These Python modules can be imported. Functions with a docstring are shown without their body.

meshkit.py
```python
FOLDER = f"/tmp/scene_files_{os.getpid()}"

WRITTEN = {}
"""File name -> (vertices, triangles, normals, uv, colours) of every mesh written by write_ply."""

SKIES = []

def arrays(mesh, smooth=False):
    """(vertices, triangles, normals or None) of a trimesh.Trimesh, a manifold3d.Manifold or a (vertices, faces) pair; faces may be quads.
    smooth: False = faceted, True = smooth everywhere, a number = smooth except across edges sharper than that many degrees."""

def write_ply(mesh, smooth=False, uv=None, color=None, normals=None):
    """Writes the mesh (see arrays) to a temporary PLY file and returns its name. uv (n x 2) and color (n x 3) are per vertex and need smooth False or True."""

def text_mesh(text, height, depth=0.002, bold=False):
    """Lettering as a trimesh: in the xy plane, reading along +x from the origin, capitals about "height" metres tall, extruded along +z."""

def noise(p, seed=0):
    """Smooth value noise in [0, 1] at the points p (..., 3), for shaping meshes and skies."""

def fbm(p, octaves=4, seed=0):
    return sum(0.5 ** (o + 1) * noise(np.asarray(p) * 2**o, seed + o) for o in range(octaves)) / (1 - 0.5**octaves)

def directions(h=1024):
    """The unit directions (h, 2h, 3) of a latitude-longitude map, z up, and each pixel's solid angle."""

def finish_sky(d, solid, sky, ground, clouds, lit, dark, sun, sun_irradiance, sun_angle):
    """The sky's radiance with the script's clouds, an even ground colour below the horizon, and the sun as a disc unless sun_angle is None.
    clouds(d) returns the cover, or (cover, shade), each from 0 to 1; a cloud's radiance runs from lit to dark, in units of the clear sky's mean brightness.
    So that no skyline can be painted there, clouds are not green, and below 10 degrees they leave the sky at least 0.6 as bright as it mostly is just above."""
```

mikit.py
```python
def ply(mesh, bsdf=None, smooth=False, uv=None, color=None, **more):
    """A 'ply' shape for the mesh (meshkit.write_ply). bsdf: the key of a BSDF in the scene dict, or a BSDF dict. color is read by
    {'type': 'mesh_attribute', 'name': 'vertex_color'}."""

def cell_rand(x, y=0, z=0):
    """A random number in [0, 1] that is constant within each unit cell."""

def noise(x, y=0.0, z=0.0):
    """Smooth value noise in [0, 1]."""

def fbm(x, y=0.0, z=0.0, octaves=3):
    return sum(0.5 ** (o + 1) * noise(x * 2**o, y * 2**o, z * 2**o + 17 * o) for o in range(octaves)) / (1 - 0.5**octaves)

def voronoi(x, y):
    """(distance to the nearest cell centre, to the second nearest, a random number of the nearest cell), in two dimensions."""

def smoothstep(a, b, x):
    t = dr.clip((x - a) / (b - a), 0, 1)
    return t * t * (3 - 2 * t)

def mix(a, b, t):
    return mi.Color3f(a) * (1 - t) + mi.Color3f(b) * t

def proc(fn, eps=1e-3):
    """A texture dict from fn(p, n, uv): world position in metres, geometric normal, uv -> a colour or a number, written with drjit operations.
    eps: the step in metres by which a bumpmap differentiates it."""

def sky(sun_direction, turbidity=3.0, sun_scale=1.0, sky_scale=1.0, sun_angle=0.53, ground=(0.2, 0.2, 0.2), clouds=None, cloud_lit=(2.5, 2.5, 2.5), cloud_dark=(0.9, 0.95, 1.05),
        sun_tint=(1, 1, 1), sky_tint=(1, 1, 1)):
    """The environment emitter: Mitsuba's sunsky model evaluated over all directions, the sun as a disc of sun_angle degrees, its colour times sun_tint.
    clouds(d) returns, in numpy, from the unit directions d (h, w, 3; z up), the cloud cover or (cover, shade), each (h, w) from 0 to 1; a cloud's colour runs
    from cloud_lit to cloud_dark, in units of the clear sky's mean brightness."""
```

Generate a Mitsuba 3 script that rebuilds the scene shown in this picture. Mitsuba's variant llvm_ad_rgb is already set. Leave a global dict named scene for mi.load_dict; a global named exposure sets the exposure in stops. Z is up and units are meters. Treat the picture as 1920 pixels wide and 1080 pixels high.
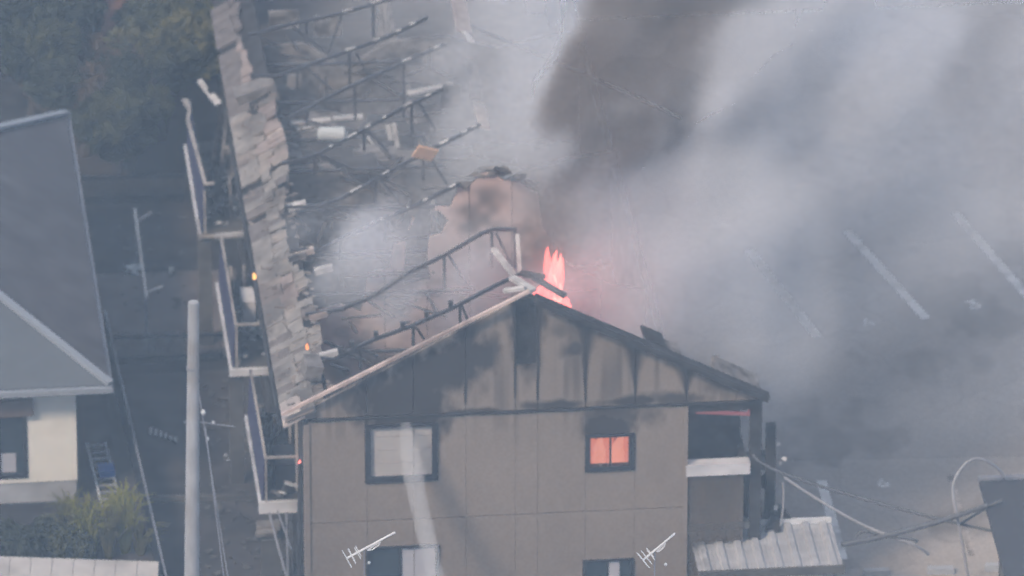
import math, random, numpy as np, trimesh, mitsuba as mi, drjit as dr, mikit, meshkit, manifold3d
from mikit import proc, noise, fbm, smoothstep, mix
from shapely.geometry import Polygon, box as sbox
from shapely.ops import unary_union

# ------------------------------------------------------------------ camera, sky, exposure
T = mi.ScalarTransform4f
scene, labels = {}, {}
PITCH, DIST, YAW = math.radians(25), 180.0, math.radians(5.7)
F = np.array([0, math.cos(PITCH), -math.sin(PITCH)]); U = np.array([0, math.sin(PITCH), math.cos(PITCH)]); R = np.array([1., 0, 0])
FPX = 92.0 * DIST
TARGET = np.array([0, 0, 8.24]) + R * (960 - 990) / 92 + U * (550 - 540) / 92
CAM = TARGET - F * DIST
scene['camera'] = {'type': 'thinlens', 'fov': math.degrees(2 * math.atan(960 / FPX)), 'fov_axis': 'x', 'near_clip': 1.0, 'far_clip': 2000.0,
                   'aperture_radius': 0.21, 'focus_distance': 164.0,
                   'to_world': T().look_at(origin=CAM.tolist(), target=TARGET.tolist(), up=[0, 0, 1]), 'medium': {'type': 'ref', 'id': 'haze_air'}}
scene['sky'] = mikit.sky((-0.52, -0.66, 0.72), turbidity=4, sun_scale=.72, sun_angle=10, clouds=lambda d: 0.45, sky_tint=(.99, .98, 1.15), sun_tint=(1.02, .98, 1.0))
exposure = 1.85
# haze: the air between the far camera and the fire
scene['haze_air'] = {'type': 'homogeneous', 'albedo': {'type': 'rgb', 'value': [.55, .765, 1.0]}, 'sigma_t': 0.0015}
scene['haze'] = {'type': 'cube', 'to_world': T().translate([0, 0, 45]).scale([420, 420, 46.2]), 'bsdf': {'type': 'null'}, 'interior': {'type': 'ref', 'id': 'haze_air'}}
labels['haze'] = {'label': 'pale blue haze filling the air between camera and fire', 'category': 'haze', 'kind': 'stuff'}

# ------------------------------------------------------------------ helpers
rng = random.Random(7); nrg = np.random.default_rng(7)
E1 = np.array([math.cos(YAW), math.sin(YAW), 0]); E2 = np.array([-math.sin(YAW), math.cos(YAW), 0])
ROT = trimesh.transformations.rotation_matrix(YAW, [0, 0, 1])
V = lambda *a: np.array(a, float)
def ray(x, y): return F * FPX + R * (x - 960) + U * (540 - y)
def loc(q): return np.array([E1 @ q, E2 @ q, q[2]])
def wor(q): return E1 * q[0] + E2 * q[1] + V(0, 0, q[2])
def gz(x, y, z=0.): v = ray(x, y); return CAM + v * (z - CAM[2]) / v[2]            # survey: photo point on a height
def bz(x, y, z): return loc(gz(x, y, z))
def bd(x, y, d): v = ray(x, y); return loc(CAM + v * (d - E2 @ CAM) / (E2 @ v))     # ... on a plane along the gable
def bl(x, y, l): v = ray(x, y); return loc(CAM + v * (l - E1 @ CAM) / (E1 @ v))
def by(x, y, Y): v = ray(x, y); return CAM + v * (Y - CAM[1]) / v[1]

class MB:
    """collects simple pieces into one mesh"""
    def __init__(s): s.m = []
    def add(s, m): s.m.append(m); return s
    def box(s, c, size, rot=None):
        m = trimesh.creation.box(extents=size)
        if rot is not None: m.apply_transform(trimesh.transformations.euler_matrix(*rot))
        m.apply_translation(c); return s.add(m)
    def span(s, a, b): a, b = V(*a), V(*b); return s.box((a + b) / 2, np.abs(b - a))
    def beam(s, a, b, w, h, up=(0, 0, 1)):
        a, b = V(*a), V(*b); x = b - a; L = np.linalg.norm(x); x = x / L
        up = V(*up)
        if abs(up @ x) > .95: up = V(0, 1, 0) if abs(x[1]) < .9 else V(1, 0, 0)
        y = np.cross(up, x); y /= np.linalg.norm(y); z = np.cross(x, y)
        m = trimesh.creation.box(extents=(L, w, h)); M = np.eye(4); M[:3, 0], M[:3, 1], M[:3, 2], M[:3, 3] = x, y, z, (a + b) / 2
        m.apply_transform(M); return s.add(m)
    def rod(s, a, b, r, r2=None, n=10):
        a, b = V(*a), V(*b); return s.tube([a, b], [r, r if r2 is None else r2], n)
    def tube(s, pts, r, n=8):
        pts = np.array(pts, float); k = len(pts); r = np.broadcast_to(r, k)
        t = np.gradient(pts, axis=0); t /= np.linalg.norm(t, axis=1, keepdims=True) + 1e-12
        u = np.cross(t[0], [0.3, 0.2, 1] if abs(t[0][2]) < .9 else [1, 0.1, 0]); vs = []
        for i in range(k):
            u = u - t[i] * (u @ t[i]); u /= np.linalg.norm(u); w = np.cross(t[i], u)
            a = np.arange(n) * 2 * np.pi / n
            vs.append(pts[i] + r[i] * (np.cos(a)[:, None] * u + np.sin(a)[:, None] * w))
        v = np.vstack(vs + [pts[:1], pts[-1:]]); f = []
        for i in range(k - 1):
            for j in range(n):
                a0, a1, b0, b1 = i * n + j, i * n + (j + 1) % n, (i + 1) * n + j, (i + 1) * n + (j + 1) % n
                f += [[a0, a1, b1], [a0, b1, b0]]
        for j in range(n):
            f += [[k * n, (j + 1) % n, j], [k * n + 1, (k - 1) * n + j, (k - 1) * n + (j + 1) % n]]
        return s.add(trimesh.Trimesh(v, f, process=False))
    def hullpts(s, pts):
        return s.add(trimesh.convex.convex_hull(np.array(pts)))
    def chunk(s, c, r, flat=1.0):
        p = nrg.normal(size=(9, 3)); p /= np.linalg.norm(p, axis=1, keepdims=True)
        p *= np.array(r) * (1, 1, flat) * nrg.uniform(.6, 1, size=(9, 1)); return s.hullpts(p + np.array(c))
    def panel(s, poly, M, depth):
        """shapely polygon in (x, z) extruded by depth along +y, then M"""
        for g in getattr(poly, 'geoms', [poly]):
            if g.is_empty or g.area < 1e-4: continue
            m = trimesh.creation.extrude_polygon(g, depth, engine='earcut')
            v = m.vertices; m = trimesh.Trimesh(np.stack([v[:, 0], v[:, 2], v[:, 1]], 1), m.faces[:, ::-1], process=False)
            if M is not None: m.apply_transform(M)
            s.add(m)
        return s
    def mesh(s): return trimesh.util.concatenate(s.m)

def number(key):
    if key not in scene and key not in labels: return key
    i = 1
    while f'{key}_{i:03d}' in scene or f'{key}_{i:03d}' in labels: i += 1
    return f'{key}_{i:03d}'
def thing(name, label, cat, group=None, kind=None):
    k = number(name); labels[k] = {'label': label, 'category': cat}
    if group: labels[k]['group'] = group
    if kind: labels[k]['kind'] = kind
    return k
def obj(name, mb, mat, parent=None, local=False, smooth=False, label=None, kind=None, **more):
    m = mb.mesh() if isinstance(mb, MB) else mb
    if local: m = m.copy(); m.apply_transform(ROT)
    k = number(name if parent is None else parent + '__' + name)
    scene[k] = mikit.ply(m, mat, smooth=smooth, **more)
    if label or kind:
        labels[k] = {}
        if label: labels[k]['label'] = label
        if kind: labels[k]['kind'] = kind
    return k
def one(name, mb, mat, label, cat, group=None, kind=None, **kw):
    k = thing(name, label, cat, group, kind); m = mb.mesh() if isinstance(mb, MB) else mb
    if kw.pop('local', False): m = m.copy(); m.apply_transform(ROT)
    scene[k] = mikit.ply(m, mat, smooth=kw.pop('smooth', False), **kw); return k
def struct(name, mb, mat, label=None, **kw):
    k = obj(name, mb, mat, **kw); labels[k] = {'kind': 'structure', 'label': label or name.replace('_', ' ')}; return k

def rgb(*c): return {'type': 'rgb', 'value': list(c)}
def mat(name, color, rough=.8, spec=.3, **kw):
    c = rgb(*color) if isinstance(color, tuple) else proc(color)
    scene['mat_' + name] = {'type': 'twosided', 'bsdf': {'type': 'principled', 'base_color': c, 'roughness': rough, 'specular': spec, **kw}}
    return 'mat_' + name
def mottled(c, amt=.35, f=2.2, dirt=(.03, .03, .03), damt=.0, df=.8):
    def fn(p, n, uv):
        k = fbm(p.x * f, p.y * f, p.z * f, 3)
        base = mi.Color3f(*c) * (1 - amt + 2 * amt * k)
        if damt:
            s = smoothstep(.45, .7, fbm(p.x * df + 9, p.y * df, p.z * df + 4, 3)) * damt
            base = mix(base, dirt, s)
        return base
    return fn

# ------------------------------------------------------------------ materials
CY, SY = math.cos(YAW), math.sin(YAW)
RISE = 2.6 / 5.0
def roof_z(l): return 8.24 - abs(l) * (8.24 - 5.55) / 5.02
JOINTS = [-4.53, -3.32, -2.36, -1.28, -.26, .2, 1.19, 2.21, 3.27]
STREAK = [(-4.40, 5.75, .12, .6), (-3.32, 5.0, .3, .9), (-2.36, 5.4, .2, .5), (-1.28, 5.72, .30, .95), (-.26, 5.85, .10, .95), (.2, 5.8, .14, .95), (1.19, 5.72, .24, .9), (2.21, 5.72, .26, .9), (3.27, 5.66, .30, .9)]
CLOUDS = [(-2.6, 5.95, 1.25, .95, 1.0), (-1.9, 6.6, 1.2, .75, 1.0), (-2.6, 5.5, .95, .35, 1.0), (-3.6, 6.0, .5, .5, .7), (-2.75, 5.5, .75, .35, 1.0), (-.95, 6.9, .42, .5, .95), (-.02, 7.55, .36, 1.1, 1.0), (.95, 6.95, .34, .28, .85), (1.0, 7.4, .5, .3, .6),
          (1.72, 5.12, .62, .36, 1.0), (1.8, 5.4, .7, .35, .8), (3.0, 5.7, .9, .2, .8), (-1.1, 5.62, .9, .10, .8), (.6, 5.68, .8, .13, .9), (2.2, 5.7, .9, .14, .9), (2.55, 5.35, .35, .35, .6), (4.1, 6.0, .7, .3, .6)]
def siding(p, n, uv):
    l = p.x * CY + p.y * SY; z = p.z
    w = (fbm(l * 2.3, z * 1.7, 3.0, 3) - .5); w2 = fbm(l * 6, z * 3, 1.0, 3) - .5
    s = mi.Float(0)
    for lj, z0, half, a in STREAK:
        top = roof_z(lj); t = dr.clip((z - z0) / (top - z0), 0, 1)
        wide = half * dr.square(t) + .028
        s = dr.maximum(s, a * smoothstep(1.7, .25, dr.abs(l - lj + w * .16 * t) / wide) * smoothstep(z0 - .05, z0 + .12, z + w2 * .2))
    for cl, cz, rx, rz, a in CLOUDS:
        q = dr.sqrt(dr.square((l - cl) / rx) + dr.square((z - cz) / rz)) + w * 1.1 + w2 * .5
        s = dr.maximum(s, a * smoothstep(1.3, .35, q))
    run = noise(l * 9, z * .35, 5.0) * noise(l * 3.1, z * .2, 8.0); s = dr.maximum(s, .5 * smoothstep(.22, .6, run) * smoothstep(4.7, 6.6, z + w))
    base = mi.Color3f(.245, .208, .178) * (.86 + .28 * fbm(l * .7, z * .5, 0.0, 3)) * (.95 + .1 * noise(l * 26, z * 22, 2.0))
    base = base * (.9 + .1 * smoothstep(1.5, 6.0, z + 2.5 * w))
    return mix(base, (.028, .028, .032), dr.clip(s * 1.1, 0, 1) * .95)
mat('siding', siding, .75)
mat('soffit', (.2, .17, .15))
mat('verge_pale', mottled((.60, .48, .43), .3, 4, (.12, .09, .085), .6, 1.6), .5)
mat('char', mottled((.035, .035, .038), .5, 3), .85)
mat('char_wood', mottled((.045, .040, .038), .6, 3), .8)
mat('ash', mottled((.19, .18, .175), .6, 4, (.04, .04, .045), .9, 2.0), .9)
mat('steel_dark', mottled((.045, .047, .055), .4, 5), .45, .6)
mat('ash_white', mottled((.55, .54, .53), .3, 4, (.15, .14, .14), .5, 3), .8)
mat('plaster', mottled((.52, .41, .385), .3, 1.6, (.10, .09, .09), .95, 1.1), .85)
TILES = [mat('tile_tan', mottled((.27, .24, .215), .35, 5, (.12, .10, .095), .75, 1.3)), mat('tile_pink', mottled((.29, .245, .228), .3, 5, (.12, .10, .095), .6, 1.3)),
         mat('tile_grey', mottled((.24, .225, .21), .4, 5, (.07, .065, .065), .6, 1.3)), mat('tile_soot', mottled((.15, .135, .13), .4, 5)), mat('tile_pale', mottled((.46, .40, .36), .3, 6))]
mat('white_paint', mottled((.62, .62, .64), .2, 2, (.2, .19, .18), .6, 1.3), .5)
mat('rail', mottled((.40, .37, .34), .25, 3, (.08, .07, .07), .5, 1.5), .5)
mat('rail_panel', (.04, .041, .085), .6, .2)
mat('shutter', mottled((.42, .395, .375), .1, 1.5), .6)
mat('frame_dark', (.022, .024, .032), .5)
mat('glass_dark', (.03, .045, .06), .12, .7)
mat('curtain', (.42, .42, .46), .9)
def paving(c):
    def fn(p, n, uv):
        a, b, r = mikit.voronoi(p.x * .22 + .25 * noise(p.x * 1.3, p.y * 1.3), p.y * .22 + .25 * noise(p.x * 1.3 + 7, p.y * 1.3))
        k = (.82 + .36 * fbm(p.x * .35, p.y * .35, 0.0, 4)) * (.93 + .14 * noise(p.x * 18, p.y * 18)) * (.93 + .14 * r)
        st = smoothstep(.55, .75, fbm(p.x * .9 + 4, p.y * .5, 3.0, 3)) * .35
        return mi.Color3f(*c) * k * (1 - st) * (1 - .07 * smoothstep(.03, .006, b - a))
    return fn
mat('asphalt', paving((.33, .305, .285)), .9)
mat('asphalt_dark', paving((.33, .305, .287)), .85)
mat('asphalt_old', paving((.38, .35, .325)), .9)
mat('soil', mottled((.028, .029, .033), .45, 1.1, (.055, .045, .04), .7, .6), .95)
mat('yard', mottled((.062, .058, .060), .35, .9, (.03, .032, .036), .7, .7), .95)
mat('road_paint', mottled((.80, .79, .78), .12, 6, (.17, .165, .16), .45, 2.5), .7)
mat('road_paint_worn', mottled((.42, .38, .35), .2, 6, (.18, .17, .16), .9, 2.2), .8)
mat('concrete', mottled((.38, .395, .42), .16, 2.5, (.22, .21, .20), .6, .9), .85)
mat('concrete_dark', mottled((.10, .097, .093), .3, 2, (.05, .05, .055), .6, 1), .9)
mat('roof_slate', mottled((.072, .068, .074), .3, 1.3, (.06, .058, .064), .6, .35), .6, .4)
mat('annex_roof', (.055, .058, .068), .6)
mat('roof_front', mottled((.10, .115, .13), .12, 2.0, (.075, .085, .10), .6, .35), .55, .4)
mat('ridge_metal', (.26, .29, .33), .4, .5)
mat('cream', mottled((.80, .775, .70), .05, 1.2, (.5, .47, .41), .3, .9), .85)
mat('brown_box', (.16, .13, .12), .6)
mat('wire', (.22, .23, .26), .5)
mat('cable', mottled((.11, .115, .125), .3, 6), .5)
mat('cable_pale', mottled((.33, .33, .345), .2, 6), .5)
mat('aluminium', (.62, .64, .66), .35, .6)
mat('ladder', (.34, .36, .40), .45, .5)
mat('fence', mottled((.014, .018, .028), .3, 3), .9, .1)
mat('fence_back', (.2, .21, .24), .8)
mat('blue_plastic', (.03, .10, .34), .5)
mat('white_sheet', (.55, .60, .62), .8)
mat('tan_board', mottled((.62, .40, .27), .2, 4, (.2, .12, .08), .5, 3), .8)
mat('rust', mottled((.22, .12, .09), .3, 2), .85)
mat('foil', (.85, .85, .88), .25, .8)
mat('block', mottled((.50, .48, .46), .12, 2, (.3, .29, .28), .5, 1), .9)
LEAF = {k: mat('leaf_' + k, c, .8, .2) for k, c in dict(dark=(.034, .042, .028), mid=(.058, .064, .032), olive=(.105, .10, .042), brown=(.085, .062, .042), lime=(.22, .22, .05)).items()}
mat('bark', (.06, .05, .042))
def corrug(p, n, uv):
    l = p.x * CY + p.y * SY; d = -p.x * SY + p.y * CY
    f = fbm(l * 2.5, d * 2.5, 0.0, 4)
    s = smoothstep(.0, .8, (f - .5) * 1.1 + (4.35 - l) * .6 + (d - .1) * .45)
    b = mi.Color3f(.38, .385, .40) * (.8 + .4 * fbm(l * 1.2, d * 5.0, 2.0, 3))
    return mix(b, (.05, .05, .055), s * .92)
mat('corrugated', corrug, .5, .5)
for nm, c in dict(flame=(1.35, .20, .17), flame_core=(1.5, .42, .33), ember=(.55, .16, .05), ember_hot=(.65, .30, .08), ember_dim=(.07, .022, .026), room_fire=(.19, .052, .032), room_hot=(.23, .078, .05), room_dim=(.10, .026, .018)).items():
    scene['mat_' + nm] = {'type': 'diffuse', 'reflectance': rgb(.1, .05, .04)}
    globals()['EM_' + nm] = {'emitter': {'type': 'area', 'radiance': rgb(*c)}}

# ------------------------------------------------------------------ ground
def sheet(poly, z, n=1):
    m = trimesh.creation.extrude_polygon(Polygon(poly), .02, engine='earcut'); m.apply_translation([0, 0, z - .02]); return m
g = trimesh.Trimesh([[-410, -410, 0], [410, -410, 0], [410, 410, 0], [-410, 410, 0]], [[0, 1, 2], [0, 2, 3]])
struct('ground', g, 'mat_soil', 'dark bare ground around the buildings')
def P2(*pp): return [tuple(gz(x, y)[:2]) for x, y in pp]
def L2(l, d): return tuple(wor(V(l, d, 0))[:2])
lot = sheet([L2(3.4, 10.0), L2(40, 8.0), L2(40, 60), L2(3.4, 60)], .012)
lk = struct('parking_lot', lot, 'mat_asphalt', 'grey asphalt parking lot veiled in smoke')
old = sheet([L2(3.4, -30), L2(40, -30), L2(40, 7.996), L2(3.4, 9.996)], .012)
lk2 = struct('forecourt', old, 'mat_asphalt_old', 'pale worn asphalt in front of the parking lot')
strip = sheet([L2(3.4, 8.6), L2(40, 6.6), L2(40, 13.6), L2(3.4, 13.9)], .017)
struct('wet_asphalt', strip, 'mat_asphalt_dark', 'dark wet strip of asphalt across the lot')
yard = sheet([L2(-8.0, -12), L2(-4.7, -12), L2(-4.7, 14.2), L2(-8.0, 14.2)], .01)
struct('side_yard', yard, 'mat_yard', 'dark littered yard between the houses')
yard2 = sheet([L2(-8.0, 14.9), L2(-4.7, 14.9), L2(-4.7, 19.5), L2(-7.9, 19.5)], .01)
mat('back_yard', mottled((.14, .125, .125), .2, .9, (.08, .075, .08), .5, .7), .95)
struct('back_yard', yard2, 'mat_back_yard', 'dark yard behind the slatted fence')
kerb = MB(); a, b = gz(270, 941), gz(492, 936); kerb.beam(a + V(0, 0, .05), b + V(0, 0, .05), .12, .14)
one('kerb', kerb, 'mat_concrete_dark', 'low concrete kerb crossing the dark side yard', 'kerb')

def line(pa, pb, w, mt, parent, name='bay_line', z=.012):
    a, b = gz(*pa), gz(*pb); t = (b - a) / np.linalg.norm(b - a); s = np.cross([0, 0, 1], t) * w / 2
    m = trimesh.creation.extrude_polygon(Polygon([tuple((a + s)[:2]), tuple((a - s)[:2]), tuple((b - s)[:2]), tuple((b + s)[:2])]), .004, engine='earcut')
    m.apply_translation([0, 0, z + .004]); return obj(name, m, mt, parent)
line((1790, 400), (1935, 566), .21, 'mat_road_paint', lk)
line((1588, 434), (1736, 598), .21, 'mat_road_paint', lk)
line((1405, 470), (1533, 633), .21, 'mat_road_paint', lk)
line((1990, 367), (2130, 530), .15, 'mat_road_paint', lk)
line((1540, 902), (1580, 1050), .21, 'mat_road_paint', lk2)
line((1782, 893), (1822, 1043), .13, 'mat_road_paint_worn', lk2)
def digit(t, px, h, deg, parent, z):
    m = meshkit.text_mesh(t, h, .004, bold=True); c = m.bounds.mean(0); m.apply_translation(-c)
    m.apply_transform(trimesh.transformations.rotation_matrix(math.radians(deg), [0, 0, 1])); q = gz(*px); m.apply_translation([q[0], q[1], z + .006])
    obj('bay_number', m, 'mat_road_paint', parent, label=f'painted bay number {t}')
digit('6', (1655, 907), .36, 15, lk2, .012)
digit('3', (1825, 572), .40, 22, lk, .012); digit('4', (1627, 606), .36, 22, lk, .012)

# ------------------------------------------------------------------ burnt apartment building (local frame l, d, z)
B = thing('apartment_building', 'brown two storey apartment block with its roof burnt away, flames at the ridge', 'building')
# gable wall of separate siding panels
holes = {'a': (-3.36, 4.10, -1.86, 5.42), 'b': (1.18, 4.14, 2.20, 4.98), 'c': (-3.36, .5, -1.84, 2.62), 'd': (1.14, .9, 2.20, 2.10)}
cut = unary_union([sbox(*h) for h in holes.values()])
gw = obj('gable_wall', MB().panel(sbox(-4.5, 0, 3.25, 5.56).difference(cut), trimesh.transformations.translation_matrix([0, .10, 0]), .10), 'mat_char', B, local=True)
cols = JOINTS
gap = .008
for i in range(len(cols) - 1):
    for z0, z1 in ((0, 3.22), (3.22, 5.56)):
        q = sbox(cols[i] + gap, z0 + gap, cols[i + 1] - gap, z1 - gap).difference(cut)
        for q_ in getattr(q, 'geoms', [q]): obj('panel', MB().panel(q_, trimesh.transformations.translation_matrix([0, .0 + .002 * (i % 2), 0]), .096), 'mat_siding', gw, local=True)
roofpoly = Polygon([(-5.0, 5.60), (4.9, 5.66), (4.9, 5.66), (0, 8.20)]).buffer(0)
ucols = [-5.0, -4.36] + JOINTS[1:] + [4.3, 4.9]
tri = Polygon([(-4.9, 5.62), (4.8, 5.62), (0, 8.22)])
slot = sbox(-.24, 6.62, .17, 9)
for i in range(len(ucols) - 1):
    q = sbox(ucols[i] + gap, 5.6, ucols[i + 1] - gap, 9).intersection(tri)
    q = q.difference(slot)
    for q_ in getattr(q, 'geoms', [q]): obj('panel', MB().panel(q_, trimesh.transformations.translation_matrix([0, -.012 + .002 * (i % 2), 0]), .10), 'mat_siding', gw, local=True)
obj('backing', MB().panel(tri.buffer(-.02), trimesh.transformations.translation_matrix([0, .092, 0]), .08), 'mat_char', gw, local=True)
# irregular dark belt joint
mb = MB(); x = -4.5
while x < 4.75:
    w = rng.uniform(.3, .8); mb.box(V(min(x + w / 2, 4.6), -.02, 5.585 + rng.uniform(-.012, .012)), (w, .05, .03 + rng.uniform(0, .03))); x += w
obj('belt_course', mb, 'mat_char', B, local=True)
mb = MB()
for lj in JOINTS[1:-1]: mb.box(V(lj, .05, 2.8), (.010, .09, 5.5))
mb.span((-4.62, -.04, 0), (-4.50, .12, 5.5)); mb.span((3.22, -.03, 0), (3.31, .1, 5.55))
obj('corner_trim', mb, 'mat_siding', B, local=True)
obj('vent_lining', MB().span((-.24, .03, 6.66), (.17, .08, 8.1)), 'mat_char', B, local=True)
# verge boards
va = obj('verge_board', MB().beam(bd(528, 777, -.25), bd(992, 546, -.25), .09, .06, (.47, 0, .88)), 'mat_verge_pale', B, local=True, label='pale heat stained verge board along the left roof edge')
vb = obj('verge_board', MB().beam(bd(1003, 560, -.25), bd(1440, 745, -.25), .30, .13, (-.47, 0, .88)), 'mat_char', B, local=True, label='charred verge board along the right roof edge')
obj('soffit', MB().beam(V(-5.0, -.12, 5.66), V(-4.42, -.12, 5.90), .2, .03), 'mat_soffit', B, local=True)
# windows of the gable
def window(h, fr=.10, proud=.05):
    l0, z0, l1, z1 = h
    o = sbox(l0, z0, l1, z1); i = sbox(l0 + fr, z0 + fr, l1 - fr, z1 - fr * .6)
    return MB().panel(o.difference(i), trimesh.transformations.translation_matrix([0, -proud, 0]), proud + .12)
w = obj('window', window(holes['a'], .12), 'mat_frame_dark', B, local=True)
l0, z0, l1, z1 = holes['a']
for k in range(4):   # roller shutter in broad horizontal boards
    obj('shutter_board', MB().span((l0 + .10, .035, z0 + .11 + k * .302), (l1 - .10, .06, z0 + .11 + k * .302 + .296)), 'mat_shutter', w, local=True)
w = obj('window', window(holes['b'], .11), 'mat_frame_dark', B, local=True)
l0, z0, l1, z1 = holes['b']
obj('mullion', MB().span(((l0 + l1) / 2 + .0, -.02, z0 + .11), ((l0 + l1) / 2 + .035, .05, z1 - .07)), 'mat_frame_dark', w, local=True)
obj('sill_ash', MB().chunk(bd(1127, 872, -.06), (.06, .04, .03)).chunk(bd(1140, 873, -.06), (.04, .04, .02)), 'mat_ash', w, local=True)
w = obj('window', window(holes['c'], .07), 'mat_frame_dark', B, local=True)
l0, z0, l1, z1 = holes['c']
obj('pane', MB().span((l0 + .07, .04, z0 + .07), (-2.65, .05, z1 - .05)), 'mat_glass_dark', w, local=True)
obj('pane', MB().span((-2.63, .02, z0 + .07), (l1 - .07, .03, z1 - .05)), 'mat_curtain', w, local=True, label='pane with pale curtain behind')
obj('mullion', MB().span((-2.67, .0, z0 + .07), (-2.61, .06, z1 - .05)), 'mat_frame_dark', w, local=True)
w = obj('window', window(holes['d'], .07), 'mat_frame_dark', B, local=True)
l0, z0, l1, z1 = holes['d']
obj('pane', MB().span((l0 + .07, .04, z0 + .07), (1.66, .05, z1 - .05)), 'mat_glass_dark', w, local=True)
obj('pane', MB().span((1.68, .02, z0 + .07), (l1 - .07, .03, z1 - .05)), 'mat_glass_dark', w, local=True)
obj('curtain', MB().box(V(1.80, .012, 1.5), (.22, .01, 1.05)), 'mat_curtain', w, local=True)

# outer long walls, floors
mb = MB()
sidew = sbox(0.2, 0, 27, 5.45)
sh = []
for d0 in (1.8, 8.3, 15.4, 21.8):
    for z in (2.85, .2):
        sh += [sbox(d0 + .5, z, d0 + 2.4, z + 2.0), sbox(d0 + 3.0, z + .5, d0 + 4.2, z + 2.0)]
wl = sidew.difference(unary_union(sh))
Mq = trimesh.transformations.rotation_matrix(math.pi / 2, [0, 0, 1])
ML = trimesh.transformations.translation_matrix([-4.40, 0, 0]) @ Mq
obj('side_wall', MB().panel(wl, ML, .16), 'mat_char', B, local=True)
MR = trimesh.transformations.translation_matrix([3.30, 0, 0]) @ Mq
obj('side_wall', MB().panel(sbox(1.6, 0, 27, 5.2), MR, .14), 'mat_char', B, local=True)
obj('floor', MB().span((-4.4, .3, 2.6), (3.2, 27, 2.78)), 'mat_char_wood', B, local=True)
# party walls between the flats
def jag(pts, s): return [(x + rng.uniform(-s, s), z + rng.uniform(-s, s)) for x, z in pts]
edge = [(-4.3, 5.0), (-3.3, 5.2), (-2.9, 5.0), (-2.75, 5.9), (-2.3, 6.0), (-2.2, 6.55), (-1.95, 6.6), (-1.8, 7.15), (-1.5, 7.05), (-1.3, 7.4), (-1.0, 7.35), (-.83, 7.8), (-.5, 7.9), (-.35, 8.1), (-.1, 8.12), (.15, 7.9), (.35, 8.0), (.6, 7.75), (.85, 7.6), (.95, 6.8), (1.5, 5.9), (2.4, 5.4), (3.2, 5.2)]
pw = Polygon([(-4.3, 2.8)] + edge + [(3.2, 2.8)])
hole = Polygon([(-2.0, 5.6), (-1.95, 6.7), (-1.7, 7.25), (-1.25, 7.3), (-1.05, 7.05), (-1.2, 6.75), (-1.45, 6.7), (-1.5, 6.2), (-1.42, 5.7)])
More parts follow.
